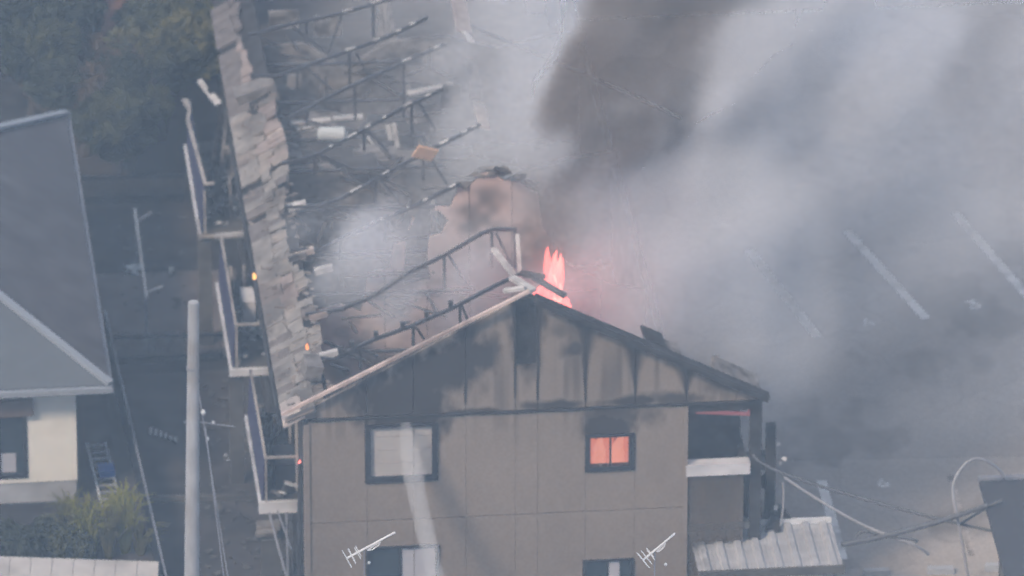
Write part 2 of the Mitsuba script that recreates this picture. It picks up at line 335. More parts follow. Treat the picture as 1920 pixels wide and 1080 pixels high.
seams = [-2.4, -1.5, -.6, .3, 1.2, 2.2]
pk = obj('party_wall', MB().panel(pw.difference(hole), trimesh.transformations.translation_matrix([0, 6.36, 0]), .05), 'mat_char', B, local=True)
cs = [-4.3] + seams + [3.2]
for i in range(len(cs) - 1):
    for za, zb in ((2.8, 5.3), (5.32, 9)):
        q = sbox(cs[i] + .008, za, cs[i + 1] - .008, zb).intersection(pw.difference(hole))
        if rng.random() < .16: continue
        obj('board', MB().panel(q, trimesh.transformations.translation_matrix([0, 6.30 + rng.uniform(0, .02), 0]), .04), 'mat_plaster', pk, local=True)
pw2 = Polygon([(-4.3, 2.8)] + jag([(-4.3, 5.5), (-3.0, 5.5), (-2.2, 4.9), (-1.2, 5.4), (0, 5.45), (1.2, 5.2), (2.2, 5.4), (3.2, 5.4)], .12) + [(3.2, 2.8)])
obj('party_wall', MB().panel(pw2, trimesh.transformations.translation_matrix([0, 12.9, 0]), .12), 'mat_ash', B, local=True)
obj('party_wall', MB().panel(pw2, trimesh.transformations.translation_matrix([0, 19.6, 0]), .12), 'mat_ash', B, local=True)
# partitions inside rooms
mb = MB()
for d in (3.2, 9.6, 16.2): mb.span((-4.2, d, 2.8), (-.9, d + .08, 4.9 + rng.uniform(-.3, .4)))
for d in (.4, 6.6, 13.2, 20): mb.span((-.9, d, 2.8), (-.82, d + 5.6, 5.0 + rng.uniform(-.4, .3)))
obj('partition', mb, 'mat_ash', B, local=True)
mb = MB()
for i in range(420):
    l, d = rng.uniform(-4.2, 3), rng.uniform(.5, 22); mb.chunk(V(l, d, 2.85), (rng.uniform(.1, .4), rng.uniform(.1, .4), .25), .7)
obj('room_debris', mb, 'mat_ash', B, local=True, kind='stuff')
mb = MB()
for i in range(130):
    p = V(rng.uniform(-4.2, 1), rng.uniform(.8, 20), 2.9 + rng.uniform(0, .3)); a = rng.uniform(0, 6.3); L = rng.uniform(.15, .8); e = V(math.cos(a), math.sin(a), rng.uniform(-.1, .5)) * L
    mb.beam(p, p + e, rng.uniform(.05, .16), .04)
obj('room_timber', mb, 'mat_ash_white', B, local=True, kind='stuff')

# roof trusses, each surveyed on its own plane
TR = [
 (1.25, [(588, 668), (625, 672), (700, 637), (770, 612), (850, 577), (930, 535), (978, 512)], [(676, 653, 38), (775, 613, 36), (862, 573, 36)], [((680, 655), (708, 668)), ((672, 657), (628, 672)), ((780, 614), (796, 636)), ((866, 573), (876, 598)), ((620, 683), (655, 695))]),
 (3.35, [(572, 590), (640, 580), (700, 556), (770, 510), (835, 478), (905, 437), (925, 430), (968, 430)], [(833, 480, 68), (922, 435, 66), (966, 432, 70)], [((842, 480), (882, 542)), ((930, 437), (957, 492))]),
 (6.2, [(546, 468), (600, 468), (690, 425), (725, 408), (785, 383), (862, 344)], [(722, 410, 44), (640, 450, 36)], []),
 (8.25, [(533, 388), (600, 385), (640, 372), (770, 300), (860, 255), (900, 233)], [(705, 338, 45), (793, 290, 48), (610, 385, 30)], [((715, 338), (747, 377)), ((803, 290), (838, 345)), ((615, 385), (670, 402))]),
 (10.5, [(528, 306), (560, 300), (600, 287), (680, 245), (750, 205), (832, 167)], [(590, 292, 36), (682, 245, 38), (772, 196, 58)], [((600, 290), (662, 318)), ((690, 245), (727, 283)), ((785, 192), (817, 245))]),
 (12.6, [(543, 220), (640, 170), (750, 120), (838, 82)], [(575, 206, 30), (665, 160, 66), (757, 120, 102)], []),
 (14.3, [(475, 141), (520, 143), (640, 100), (730, 68), (802, 33)], [(655, 100, 66), (558, 133, 34)], [((668, 100), (692, 145)), ((576, 128), (624, 170))]),
 (16.3, [(465, 65), (560, 42), (640, 25), (725, 0), (800, -35)], [(575, 40, 40), (700, 8, 60)], [((640, 30), (616, 98)), ((550, 50), (610, 98)), ((490, 70), (530, 90))]),
 (18.4, [(455, -10), (560, -50), (700, -110), (840, -165)], [(600, -66, 60)], []),
]
for d, raf, posts, braces in TR:
    pts = [bd(x, y, d) for x, y in raf]
    mb = MB()
    for a, b in zip(pts[:-1], pts[1:]): mb.beam(a, b, .075, .065)
    t = obj('roof_truss', mb, 'mat_steel_dark', B, local=True)
    # right half of the rafter pair, runs down into the smoke
    a, b = V(max(pts[-1][0] + .1, -.05), d + .003, min(pts[-1][2], 8.2)), V(4.85, d + .003, 5.62)
    mb = MB(); n = 4; pr = [a + (b - a) * k / n + V(0, 0, rng.uniform(-.05, .05)) for k in range(n + 1)]
    if d in (14.3,):
        for p, q in zip(pr[:-1], pr[1:]): mb.beam(p, q, .07, .06)
        obj('rafter', mb, 'mat_steel_dark', t, local=True)
    for x, y, L in posts:
        a = bd(x, y, d + .004); b = bd(x + rng.uniform(-1.5, 1.5), y + L, d + .004); b[2] = max(b[2], 5.45); obj('post', MB().beam(a, b, .06, .06, (1, 0, 0)), 'mat_steel_dark', t, local=True)
    for pa, pb in braces:
        obj('brace', MB().beam(bd(*pa, d + .012), bd(*pb, d + .012), .045, .05), 'mat_steel_dark', t, local=True)
    if d > 1.3: obj('tie', MB().beam(V(-4.4, d + .02, 5.48), V(-.5, d + .02, 5.46), .07, .06), 'mat_steel_dark', t, local=True)
    if d == 1.25:
        for x, y in ((660, 648), (705, 630), (755, 612), (800, 592), (845, 573), (640, 658)):
            obj('clip', MB().box(bd(x, y, d - .002) + V(0, 0, .04), (.09, .10, .12)), 'mat_steel_dark', t, local=True)
    # silvery burnt purlin scraps lying on top
    if d > 6:
        mb = MB()
        for a, b in zip(pts[2:-1], pts[3:]):
            for k in range(2):
                u = a + (b - a) * (k + rng.uniform(.05, .5)) / 2; v = u + (b - a) * rng.uniform(.06, .24); obj('flashing', MB().beam(u + V(0, -.02, .045), v + V(0, -.02, .045), .055, .018), 'mat_ash_white', t, local=True)
mb = MB()
for i in range(80):
    p = V(rng.uniform(-4.2, -.4), rng.uniform(3.5, 19), 5.5 + rng.uniform(-.1, .5)); p[2] = min(p[2], roof_z(p[0]) - .2); a = rng.uniform(-.5, .5) + (math.pi / 2 if rng.random() < .5 else 0); L = rng.uniform(.4, 1.6)
    mb.beam(p, p + V(math.cos(a) * L, math.sin(a) * L, rng.uniform(-.5, .15)), rng.uniform(.035, .08), .04)
obj('burnt_batten', mb, 'mat_char_wood', B, local=True, kind='stuff')
obj('gutter', MB().rod(V(-5.09, .1, 5.45), V(-5.09, 14.6, 5.43), .05), 'mat_char', B, local=True)
# pale struts near the apex
obj('strut', MB().beam(bd(925, 467, 3.3), bd(968, 520, 1.6), .12, .07), 'mat_ash_white', B, local=True)
obj('strut', MB().beam(bd(970, 440, 3.2), bd(975, 520, 1.8), .09, .05), 'mat_ash_white', B, local=True)
obj('strut', MB().beam(bd(960, 520, .9), bd(1000, 545, .3), .16, .08).beam(bd(945, 545, .5), bd(985, 540, .3), .12, .07), 'mat_ash_white', B, local=True)
obj('strut', MB().beam(bd(975, 512, 1.2), bd(1020, 520, .9), .14, .08).beam(bd(1000, 520, .9), bd(1060, 555, .5), .12, .08), 'mat_char_wood', B, local=True)
# ridge remains
def quadstrip(name, pp, l, mt, th=.05, w=.22):
    a, b = bl(*pp[0], l), bl(*pp[1], l); return obj(name, MB().beam(a, b, w, th, (.3, 0, 1)), mt, B, local=True)
quadstrip('ridge_cap', ((858, -5), (870, 60)), 0, 'mat_tile_pink', .06, .34)
quadstrip('ridge_cap', ((868, 55), (885, 78)), .02, 'mat_ash_white', .05, .12)
quadstrip('ridge_cap', ((884, 112), (892, 186)), .02, 'mat_ash', .05, .26)
quadstrip('ridge_cap', ((898, 195), (908, 240)), .06, 'mat_tile_pale', .06, .26)
quadstrip('ridge_cap', ((906, 320), (940, 318)), .0, 'mat_ash', .08, .3)
for x, y, w_ in ((868, 346, .30), (890, 331, .34), (918, 322, .40), (944, 321, .3), (972, 333, .34), (998, 342, .3), (1022, 360, .26)):
    obj('coping', MB().chunk(bd(x, y, 6.32), (w_ * .8, .16, .14)), 'mat_ash', pk, local=True)
# surviving eave strip: rows of slabs
deck = obj('eave_deck', MB().beam(V(-4.52, .0, roof_z(-4.52) - .09), V(-4.52, 24, roof_z(-4.52) - .09), .98, .07, (-.47, 0, .88)), 'mat_char', B, local=True)
obj('eave_deck', MB().beam(V(4.40, .0, roof_z(4.40) - .06), V(4.40, 1.2, roof_z(4.40) - .06), 1.05, .07, (.47, 0, .88)), 'mat_ash', B, local=True)
UPV = V(-.47, 0, .88)
d = -.18
while d < 21.5:
    hgt = rng.uniform(.24, .44)
    nh = fbm_v = meshkit.fbm(V(d * .35, 3.1, 0)[None], 3, seed=5)[0]
    inner = -4.17 + (nh - .5) * .7
    if 15.6 < d: inner = -4.45 + rng.uniform(-.06, .06)
    cuts = [-5.04, -4.62 + rng.uniform(-.05, .05), -4.36 + rng.uniform(-.08, .08), inner]
    cuts = [c for c in cuts if c <= inner + .001]
    if cuts[-1] < inner - .1: cuts.append(inner)
    for j in range(len(cuts) - 1):
        if cuts[j + 1] - cuts[j] < .07 or rng.random() < .05: continue
        if 14.9 < d < 16.0 and j >= 1 and rng.random() < .8: continue
        lc = (cuts[j] + cuts[j + 1]) / 2; z = roof_z(lc) - .02 + (rng.uniform(-.006, .010) if j == 0 else rng.uniform(-.02, .05)) + (.05 * j if rng.random() < .35 else 0)
        wl_ = (cuts[j + 1] - cuts[j]) / .88
        m = MB().box(V(0, 0, 0), (wl_ - .006, hgt - (.004 if j == 0 else .010), .035 + rng.uniform(0, .025)), (rng.uniform(-.04, .07) * (.15 + j), -.49 + rng.uniform(-.05, .05) * (.2 + j), rng.uniform(-.04, .04) * (.1 + j)))
        m = m.mesh(); m.apply_translation([lc, d + hgt / 2, z])
        v = m.vertices; m.vertices = v + nrg.normal(size=v.shape) * (.004 if j == 0 else .013)
        soot = meshkit.fbm(V(d * .5, lc * 1.5, 7)[None], 3, seed=9)[0]
        r_ = rng.random()
        tm = TILES[3] if soot > .64 else TILES[2] if soot > .50 or r_ < .08 else TILES[4] if r_ > .96 else TILES[1] if (j >= 1 and soot < .42) else TILES[0]
        if d < .5 and j in (0, 1): tm = TILES[4]
        if d < 3.6 and (j >= 1 or d > .6): tm = TILES[2] if r_ < .7 else TILES[3]
        if 15.6 < d: tm = TILES[1] if (j == 1 and d < 18.6) else TILES[3]
        obj('roof_tile', m, tm, B, local=True)
    d += hgt
mb = MB()
for i in range(240):
    l = rng.uniform(-5.0, -4.0); mb.chunk(V(l, rng.uniform(0, 15.5), roof_z(l) + .03), (rng.uniform(.03, .14), rng.uniform(.03, .12), rng.uniform(.02, .06)), .7)
obj('ash_litter', mb, 'mat_tile_tan', B, local=True, kind='stuff')
# stumps of rafters and boards where trusses meet the strip
for x, y, d, mt in ((600, 590, 3.35, 'mat_tile_pink'), (560, 480, 6.1, 'mat_ash'), (575, 472, 6.2, 'mat_tile_pale'), (610, 505, 4.9, 'mat_ash_white'), (560, 385, 8.3, 'mat_ash_white'), (620, 664, 1.3, 'mat_ash_white')):
    a = bd(x - 20, y + 5, d); b = bd(x + 14, y - 4, d); obj('eave_stump', MB().beam(a, b, .16, .12), mt, B, local=True)
obj('eave_stump', MB().box(bd(585, 690, 1.0), (.35, .5, .35), (.1, .2, .1)), 'mat_ash', B, local=True)
obj('eave_stump', MB().box(bd(480, 175, 16.1), (.9, .55, .4), (0, -.3, .1)), 'mat_ash', B, local=True)

for pa, pb, dd, th in (((374, 150), (386, 168), 18.6, .12), ((396, 178), (410, 195), 16.6, .16), ((384, 168), (400, 190), 17.4, .05), ((346, 186), (353, 200), 20.2, .12)):
    obj('broken_fascia', MB().beam(bd(*pa, dd), bd(*pb, dd - .2), th, .05, (.3, -.9, .2)), 'mat_ash_white', B, local=True)
# ceiling boards that survived between the trusses
mb = MB()
for i in range(26):
    l, d = rng.uniform(-4.0, -.2), rng.uniform(13.0, 15.8)
    obj('ceiling_board', MB().box(V(l, d, 5.40 + rng.uniform(-.06, .02)), (rng.uniform(.5, .9), rng.uniform(.35, .9), .03), (rng.uniform(-.12, .12), rng.uniform(-.12, .12), rng.uniform(-.3, .3))), rng.choice(['mat_ash', 'mat_char', 'mat_char_wood', 'mat_ash']), B, local=True)
for pa, pb, d in (((545, 232), (620, 224), 15.0), ((625, 222), (680, 218), 15.1), ((765, 175), (850, 158), 16.2), ((560, 245), (590, 240), 14.6)):
    a, b = bz(*pa, 5.5), bz(*pb, 5.5); obj('ceiling_batten', MB().beam(a, b, .14, .06), 'mat_ash_white', B, local=True)
for pa, pb in (((738, 232), (746, 276)), ((690, 258), (700, 270)), ((727, 235), (733, 262))):
    a, b = bd(*pa, 11.6), bd(*pb, 11.6); obj('hanging_batten', MB().beam(a, b, .10, .04), 'mat_ash_white', B, local=True)
obj('hanging_board', MB().box(bd(797, 287, 8.15), (.46, .06, .36), (.5, .35, .2)), 'mat_tan_board', B, local=True, label='scorched tan board caught on a rafter')
obj('hanging_board', MB().box(bd(845, 180, 11.0), (.40, .05, .6), (.2, .1, .1)), 'mat_ash', B, local=True)
# room walls seen far back between the trusses
for (x0, y0, x1, y1, d, mt) in ((505, 20, 560, 55, 17.0, 'mat_ash'), (590, 30, 640, 70, 18.0, 'mat_ash'), (560, 150, 560, 150, 15, 'mat_ash'), (540, 140, 565, 165, 15.2, 'mat_ash')):
    if x0 == x1: continue
    a, b = bd(x0, y1, d), bd(x1, y0, d); obj('wall_fragment', MB().span(a, b + V(0, .08, 0)), mt, B, local=True)

# balconies on the left
for k, (d0, d1) in enumerate(((1.82, 6.2), (8.33, 12.95), (15.36, 20.4))):
    lo = (-5.41, -5.56, -5.76, -5.95)[k]; li = -4.60
    bk = obj('balcony', MB().span((lo + .06, d0 + .03, 2.66), (li, d1, 2.79)), 'mat_concrete_dark', B, local=True)
    dd1 = d1 if k != 2 else d1
    obj('fascia', MB().span((lo, d0 + .1, 2.64), (lo + .05, d1, 2.76)), 'mat_white_paint', bk, local=True)
    obj('fascia', MB().span((lo - .02, d0, 2.58 + .07 * k), ((li + .02, li - .1, lo + .34)[k], d0 + .1, 2.84 - .03 * k)), ('mat_white_paint', 'mat_white_paint', 'mat_rail')[k], bk, local=True)
    pan = 4 if k < 3 else 2
    for j in range(pan):
        a, b = d0 + .12 + (d1 - d0 - .14) * j / pan, d0 + .12 + (d1 - d0 - .14) * (j + 1) / pan - .02
        obj('rail_panel', MB().hullpts([V(lo + .06 + q_, c_, 2.79) for q_ in (0, .03) for c_ in (a, b)] + [V(lo + .12 + q_, c_, 3.84) for q_ in (0, .03) for c_ in (a, b)]), 'mat_rail_panel', bk, local=True)
    if k == 2:   # buckled rail
        pts = [bz(*p, 3.9) for p in ((385, 345), (365, 270), (352, 225), (356, 205), (345, 188))]
        mb = MB()
        for a, b in zip(pts[:-1], pts[1:]): mb.beam(a, b, .07, .06)
        mb.beam(pts[0], bz(402, 343, 3.9), .06, .05)
        obj('handrail', mb, 'mat_rail', bk, local=True)
    else:
        obj('handrail', MB().beam(V(lo + .13, d0, 3.87), V(lo + .13, d1 - (.3 if k == 0 else 0), 3.87), .05, .05).beam(V(lo + .13, d0 + .03, 3.865), V(li, d0 + .03, 3.865), .05, .045), 'mat_rail', bk, local=True)
    for j in range(5): obj('baluster', MB().beam(V(lo + .14, d0 + .05 + (d1 - d0 - .1) * j / 4, 2.8), V(lo + .14, d0 + .05 + (d1 - d0 - .1) * j / 4, 3.85), .04, .04), 'mat_rail', bk, local=True)
    if k: obj('wing_wall', MB().span((lo - .02, d0 + .15, 0), (lo + .28, d0 + .3, 2.56)), 'mat_concrete_dark', bk, local=True)
    mb = MB()
    for i in range(36):
        mb.chunk(V(rng.uniform(lo + .12, li - .05), rng.uniform(d0 + .2, d1 - .1), 2.82 + rng.uniform(0, .12)), (rng.uniform(.05, .2), rng.uniform(.05, .22), rng.uniform(.04, .2)))
    obj('debris', mb, 'mat_ash', bk, local=True, kind='stuff')
    mb = MB()
    for i in range(18): mb.chunk(V(rng.uniform(lo + .12, li - .05), rng.uniform(d0 + .2, d1 - .1), 2.95), (rng.uniform(.04, .16), rng.uniform(.03, .08), .05))
    obj('litter', mb, 'mat_ash_white', bk, local=True, kind='stuff')
    for i in range(5):
        p = V(rng.uniform(lo + .2, li - .1), rng.uniform(d0 + .3, d1 - 1.2), 2.85); q = p + V(rng.uniform(-.15, .5), rng.uniform(-.4, 1.0), rng.uniform(.2, 1.5)); obj('fallen_batten', MB().beam(p, q, .05, .04), rng.choice(['mat_ash', 'mat_char', 'mat_rail']), bk, local=True)
    # frames of the flat's door openings
    mb = MB()
    for dd in (d0 + .5, d0 + 2.4): mb.span((li - .02, dd - .04, 2.85), (li + .03, dd + .04, 4.85))
    mb.span((li - .02, d0 + .5, 4.82), (li + .03, d0 + 2.4, 4.9))
    obj('door_frame', mb, 'mat_rail', bk, local=True)
    # cross beam between balconies under the eave
    a = V(lo + .2, d0 + .05, 2.86)
# pale lintel beams seen across the balconies
for pa, pb, d in (((402, 443), (456, 438), 14.6), ((462, 697), (514, 692), 8.0)):
    obj('cross_beam', MB().beam(bd(*pa, d), bd(*pb, d), .08, .09), 'mat_white_paint', B, local=True)
# thin drain pipes of the near corner
for pa, pb, r in (((520, 957), (546, 1030), .018), ((505, 962), (548, 1120), .03), ((537, 960), (541, 1110), .022)):
    obj('drain_pipe', MB().rod(bd(*pa, 1.7), bd(*pb, .8), r), 'mat_wire', B, local=True)
obj('drain_pipe', MB().rod(bd(563, 870, .15), bd(560, 1130, .15), .05), 'mat_char', B, local=True)
obj('store_box', MB().span((-5.05, 2.3, 2.8), (-4.62, 3.3, 3.45)), 'mat_frame_dark', B, local=True)

# right end: open gallery under the eave
G = obj('gallery', MB().span((3.34, .1, 2.6), (4.62, 6, 2.76)), 'mat_concrete_dark', B, local=True)
obj('parapet_cap', MB().box(V(3.94, .10, 4.06), (1.33, .30, .25)), 'mat_white_paint', G, local=True)
for i in range(3):
    obj('panel', MB().span((3.33 + i * .385, .03, 0 if i else 0), (3.33 + i * .385 + .378, .12, 3.93)), 'mat_siding', G, local=True)
obj('back_wall', MB().span((3.32, 1.6, 2.7), (4.6, 1.7, 5.5)), 'mat_char', G, local=True)
obj('parapet', MB().span((4.55, .3, 2.6), (4.68, 6, 3.8)), 'mat_char', G, local=True)
obj('pillar', MB().span((4.62, .12, 0), (4.86, .34, 5.5)), 'mat_char', G, local=True)
obj('pillar', MB().span((5.1, 1.2, 0), (5.3, 1.4, 4.4)), 'mat_char', G, local=True)
obj('beam', MB().span((3.3, .05, 5.36), (4.85, .3, 5.55)), 'mat_char', G, local=True)
mb = MB()
for i in range(40): mb.chunk(V(rng.uniform(4.6, 5.5), rng.uniform(.4, 4), rng.uniform(0, 2.8)), (.3, .3, .3))
obj('debris', mb, 'mat_char', G, local=True, kind='stuff')
mb = MB()
for x, y in ((1411, 820), (1460, 832), (1470, 860), (1462, 868), (1455, 952)): mb.chunk(bd(x, y, .6), (.07, .05, .10))
obj('litter', mb, 'mat_ash_white', G, local=True, kind='stuff')
obj('roof_scrap', MB().box(bd(1255, 650, .5), (.5, .5, .03), (.1, .49, .2)), 'mat_ash', B, local=True)
obj('roof_scrap', MB().box(bd(1355, 695, .5), (.45, .4, .03), (.1, .49, .1)), 'mat_ash', B, local=True)
obj('roof_scrap', MB().box(bd(1225, 632, .6), (.5, .6, .05), (.1, .49, .1)), 'mat_char', B, local=True)

# ------------------------------------------------------------------ flames (things that give off light)
def tongue(base, h, r, lean=(0, 0), seed=0, flat=.6):
    m = trimesh.creation.icosphere(3); v = m.vertices.copy(); t = (v[:, 2] + 1) / 2
    prof = (1 - t) ** .75 * (t + .18) ** .35 * 1.5
    xy = v[:, :2] / (np.linalg.norm(v[:, :2], axis=1, keepdims=True) + 1e-9)
    w = np.sqrt(np.clip(1 - v[:, 2] ** 2, 0, 1)) ** .35
    rad = r * prof * w * (1 + .35 * (meshkit.noise(np.stack([v[:, 0] * 1.5, v[:, 1] * 1.5, t * 4], 1) + seed * 7.3) - .5) * 2)
    p = np.stack([xy[:, 0] * rad + lean[0] * t ** 1.5 + .25 * r * np.sin(t * 7 + seed) * t, xy[:, 1] * rad * flat + lean[1] * t, t * h], 1)
    m.vertices = p + np.array(base); return m
fl = thing('flame', 'tall red flame bursting through the ridge of the burnt roof', 'flame')
fr = random.Random(3)
for i in range(24):
    u = fr.gauss(.05, .45); u = max(-1, min(1, u)); x = 1034 + 36 * u; core = i % 3 == 0
    h_ = (1.3 * math.exp(-(u / .55) ** 2) * fr.uniform(.45, 1.0) + .16) * (.5 if core else 1); r_ = fr.uniform(.07, .14)
    e_ = 'flame_core' if core else 'flame'
    obj('tongue', tongue(bd(x, 568 + 14 * u + fr.uniform(-3, 6), fr.uniform(1.1, 1.9)), h_, r_, (fr.uniform(-.22, .26) * (.3 + h_ * .6) - .15 * u, fr.uniform(-.1, .2)), i + 1, .9), 'mat_' + e_, fl, local=True, smooth=True, **globals()['EM_' + e_])
fw = thing('window_fire', 'pink glowing fire inside the small upper window', 'fire')
l0, z0, l1, z1 = holes['b']
for i, (dx, dd, h_, r_, e_) in enumerate(((.15, .45, .95, .17, 'room_fire'), (.34, .38, .8, .16, 'room_hot'), (.52, .5, .95, .18, 'room_fire'), (.72, .36, .85, .17, 'room_hot'), (.90, .46, .9, .16, 'room_fire'), (.5, .9, 1.1, .55, 'room_dim'), (.2, .95, .9, .3, 'room_dim'), (.85, .92, 1.0, .3, 'room_dim'), (.24, .42, .5, .1, 'room_hot'), (.44, .44, .62, .09, 'room_fire'), (.62, .4, .55, .1, 'room_hot'), (.82, .44, .6, .09, 'room_fire'), (.06, .5, .7, .12, 'room_fire'), (.97, .5, .75, .1, 'room_dim'))):
    obj('tongue', tongue(V(l0 + dx, dd, z0 - .15), h_, r_, (.04, 0), i + 11, .4), 'mat_' + e_, fw, local=True, smooth=True, **globals()['EM_' + e_])
one('ember_fire', tongue(bd(477, 524, 7.0), .17, .045, (0, 0), 6), 'mat_ember_hot', 'small bright orange flame on the eave beside the second balcony', 'flame', local=True, smooth=True, **EM_ember_hot)
one('ember_fire', tongue(bd(576, 656, 1.75), .16, .04, (0, 0), 7), 'mat_ember', 'small orange flame at the inner edge of the roof strip', 'flame', local=True, smooth=True, **EM_ember)
one('ember_fire', tongue(bd(562, 876, 1.7), .18, .04, (0, 0), 8), 'mat_ember', 'small red flame above the nearest balcony by the gable corner', 'flame', local=True, smooth=True, **EM_flame)
one('glowing_beam', MB().beam(bd(1305, 772, .25), bd(1406, 776, .25), .05, .07).beam(bd(1403, 756, .25), bd(1404, 774, .25), .05, .05), 'mat_ember_dim', 'dull red glowing timber under the right eave', 'timber', local=True, **EM_ember_dim)

# ------------------------------------------------------------------ fire hose jet (water spray as a medium)
scene['spray_air'] = {'type': 'homogeneous', 'albedo': rgb(.97, .98, .99), 'sigma_t': 2.1}
jp = [bd(x, y, d) for x, y, d in ((760, 792, -.30), (768, 850, -.55), (780, 920, -1.0), (796, 990, -1.6), (812, 1060, -2.3), (824, 1110, -2.9), (840, 1180, -4))]
jp = np.array(jp); tt = np.linspace(0, 1, 7); t2 = np.linspace(0, 1, 40)
jpp = np.stack([np.interp(t2, tt, jp[:, i]) for i in range(3)], 1)
rad = np.interp(t2, [0, .15, .5, 1], [.10, .21, .20, .17]) * (1 + .10 * np.sin(t2 * 40) * np.sin(t2 * 17))
one('water_jet', MB().tube(jpp, rad, 14), {'type': 'null'}, 'white jet of fire hose water striking the shuttered upper window', 'water jet', local=True, smooth=True,
    interior={'type': 'ref', 'id': 'spray_air'}, exterior={'type': 'ref', 'id': 'haze_air'})

# ------------------------------------------------------------------ things on and beside the building
ac = thing('air_conditioner', 'pale boxy air conditioner frame standing on the middle balcony', 'air conditioner')
c = V(-5.02, 10.6, 3.15)
mb = MB()
for s in (-1, 1): mb.box(c + V(0, .36 * s, .0), (.28, .06, .70))
mb.box(c + V(0, 0, .34), (.28, .78, .05)); mb.box(c + V(0, 0, -.33), (.28, .78, .05))
obj('casing', mb, 'mat_white_paint', ac, local=True)
obj('grille', MB().box(c + V(-.02, 0, 0), (.2, .66, .6)), 'mat_rail', ac, local=True)
one('bedding_roll', trimesh.Trimesh(*(lambda m: (m.vertices * (1.0, .8, .8) , m.faces))(MB().tube([V(-.32, 0, 0), V(-.28, 0, 0), V(.25, .02, -.03), V(.33, .02, -.04)], [.05, .19, .2, .06], 12).mesh())).apply_translation(bz(622, 250, 5.62)), 'mat_white_sheet', 'white rolled bedding lying among the roof trusses', 'bedding', local=True, smooth=40)

# corrugated lean-to roof
S = thing('lean_to', 'white corrugated shelter with sooty left half beside the gable', 'shelter')
n = 8
for i in range(n):
    a, b = 3.42 + (6.42 - 3.42) * i / n, 3.42 + (6.42 - 3.42) * (i + 1) / n
    prof = Polygon([(a, 2.30), (a + .10, 2.30), (a + .14, 2.36), (a + .25, 2.36), (a + .29, 2.30), (b - .004, 2.30), (b - .004, 2.285), (a + .285, 2.285), (a + .245, 2.345), (a + .145, 2.345), (a + .105, 2.285), (a, 2.285)])
    m = MB().panel(prof, trimesh.transformations.translation_matrix([0, -1.22, 0]), 1.97).mesh()
    v = m.vertices; v[:, 2] += (v[:, 1] + .4) * .03; m.vertices = v
    obj('roof_sheet', m, 'mat_corrugated', S, local=True)
obj('edge_trim', MB().span((4.35, .74, 2.27), (6.42, .80, 2.45)), 'mat_aluminium', S, local=True)
obj('edge_trim', MB().span((3.42, -1.29, 2.17), (6.44, -1.22, 2.345)), 'mat_concrete_dark', S, local=True)
for l in (3.5, 6.3):
    obj('post', MB().rod(V(l, -.85, 0), V(l, -.85, 2.26), .04), 'mat_wire', S, local=True); obj('post', MB().rod(V(l, .6, 0), V(l, .6, 2.25), .04), 'mat_wire', S, local=True)

# cables on the right
def cable(pts, r, mt, label, sag=0., n=24, group=None):
    pts = np.array(pts); t = np.linspace(0, 1, len(pts)); u = np.linspace(0, 1, n * (len(pts) - 1) if len(pts) > 2 else n)
    from scipy.interpolate import CubicSpline
    q = CubicSpline(t, pts)(u) if len(pts) > 2 else pts[0] + (pts[1] - pts[0]) * u[:, None]
    q[:, 2] -= sag * 4 * u * (1 - u); return one('cable', MB().tube(q, r, 8), mt, label, 'cable', group=group, smooth=True)
a = wor(bd(1412, 845, .2)); m1 = wor(bd(1470, 888, -.1)); b = wor(bd(1862, 996, -1.2))
cable([a, m1, wor(bd(1600, 930, -.4)), wor(bd(1720, 963, -.8)), b], .032, 'mat_cable', 'long grey cable running from gallery corner to the dark roof')
cable([m1 + V(0, -.05, -.06), wor(bd(1530, 934, -.3)), wor(bd(1620, 985, -.5)), wor(bd(1690, 1012, -.6)), wor(bd(1742, 1040, -.7))], .03, 'mat_cable_pale', 'pale cable dropping towards the lot with a loose end')
cable([wor(bd(1468, 905, 0)), wor(bd(1469, 940, .05)), wor(bd(1464, 985, .1))], .022, 'mat_cable_pale', 'short pale cable hanging above the corrugated shelter')
cable([wor(bd(1578, 1021, -1.6)), wor(bd(1660, 1005, -1.5)), wor(bd(1760, 978, -1.4)), wor(bd(1852, 947, -1.3))], .055, 'mat_cable', 'thick dark cable bundle ending in mid air beside the shelter')
cable([wor(bd(1604, 1006, -1.0)), wor(bd(1622, 996, -1.0)), wor(bd(1650, 1003, -1.0)), wor(bd(1700, 1010, -1.0)), wor(bd(1716, 1016, -1.0))], .028, 'mat_cable', 'curled dark cable end above the thick bundle')
cable([wor(bd(1800, 983, -1.1)), wor(bd(1850, 952, -1.15)), wor(bd(1880, 938, -1.2))], .03, 'mat_cable', 'thin dark cable under the thick bundle near the dark roof')
cable([by(1882, 895, .6), by(1868, 876, .5), by(1840, 861, .3), by(1812, 868, .1), by(1790, 900, -.1), by(1788, 935, -.2), by(1798, 985, -.35), by(1808, 1040, -.4), by(1822, 1120, -.4)], .032, 'mat_cable_pale', 'pale cable arching from the dark roof and hanging down')

# right neighbour roof
N = thing('annex_building', 'dark flat roofed building at the lower right corner', 'building')
c0, c1 = gz(1836, 899, 3.5), gz(1886, 1082, 3.5)
dirn = (c1 - c0)[:2]; dirn = dirn / np.linalg.norm(dirn); side = V(-dirn[1], dirn[0]); side = side if side[0] > 0 else -side
def rp(u, v, z): p = c0[:2] + dirn * u + side * v; return V(p[0], p[1], z)
obj('roof', MB().hullpts([rp(u, v, z) for u in (0, 9) for v in (0, 8) for z in (3.36, 3.5)]), 'mat_annex_roof', N)
obj('edge_trim', MB().hullpts([rp(u, v, z) for u in (-.06, .06) for v in (-.02, 8) for z in (3.47, 3.56)]), 'mat_wire', N)
obj('wall', MB().hullpts([rp(u, v, z) for u in (.4, 8.6) for v in (.4, 7.6) for z in (0, 3.37)]), 'mat_concrete_dark', N)

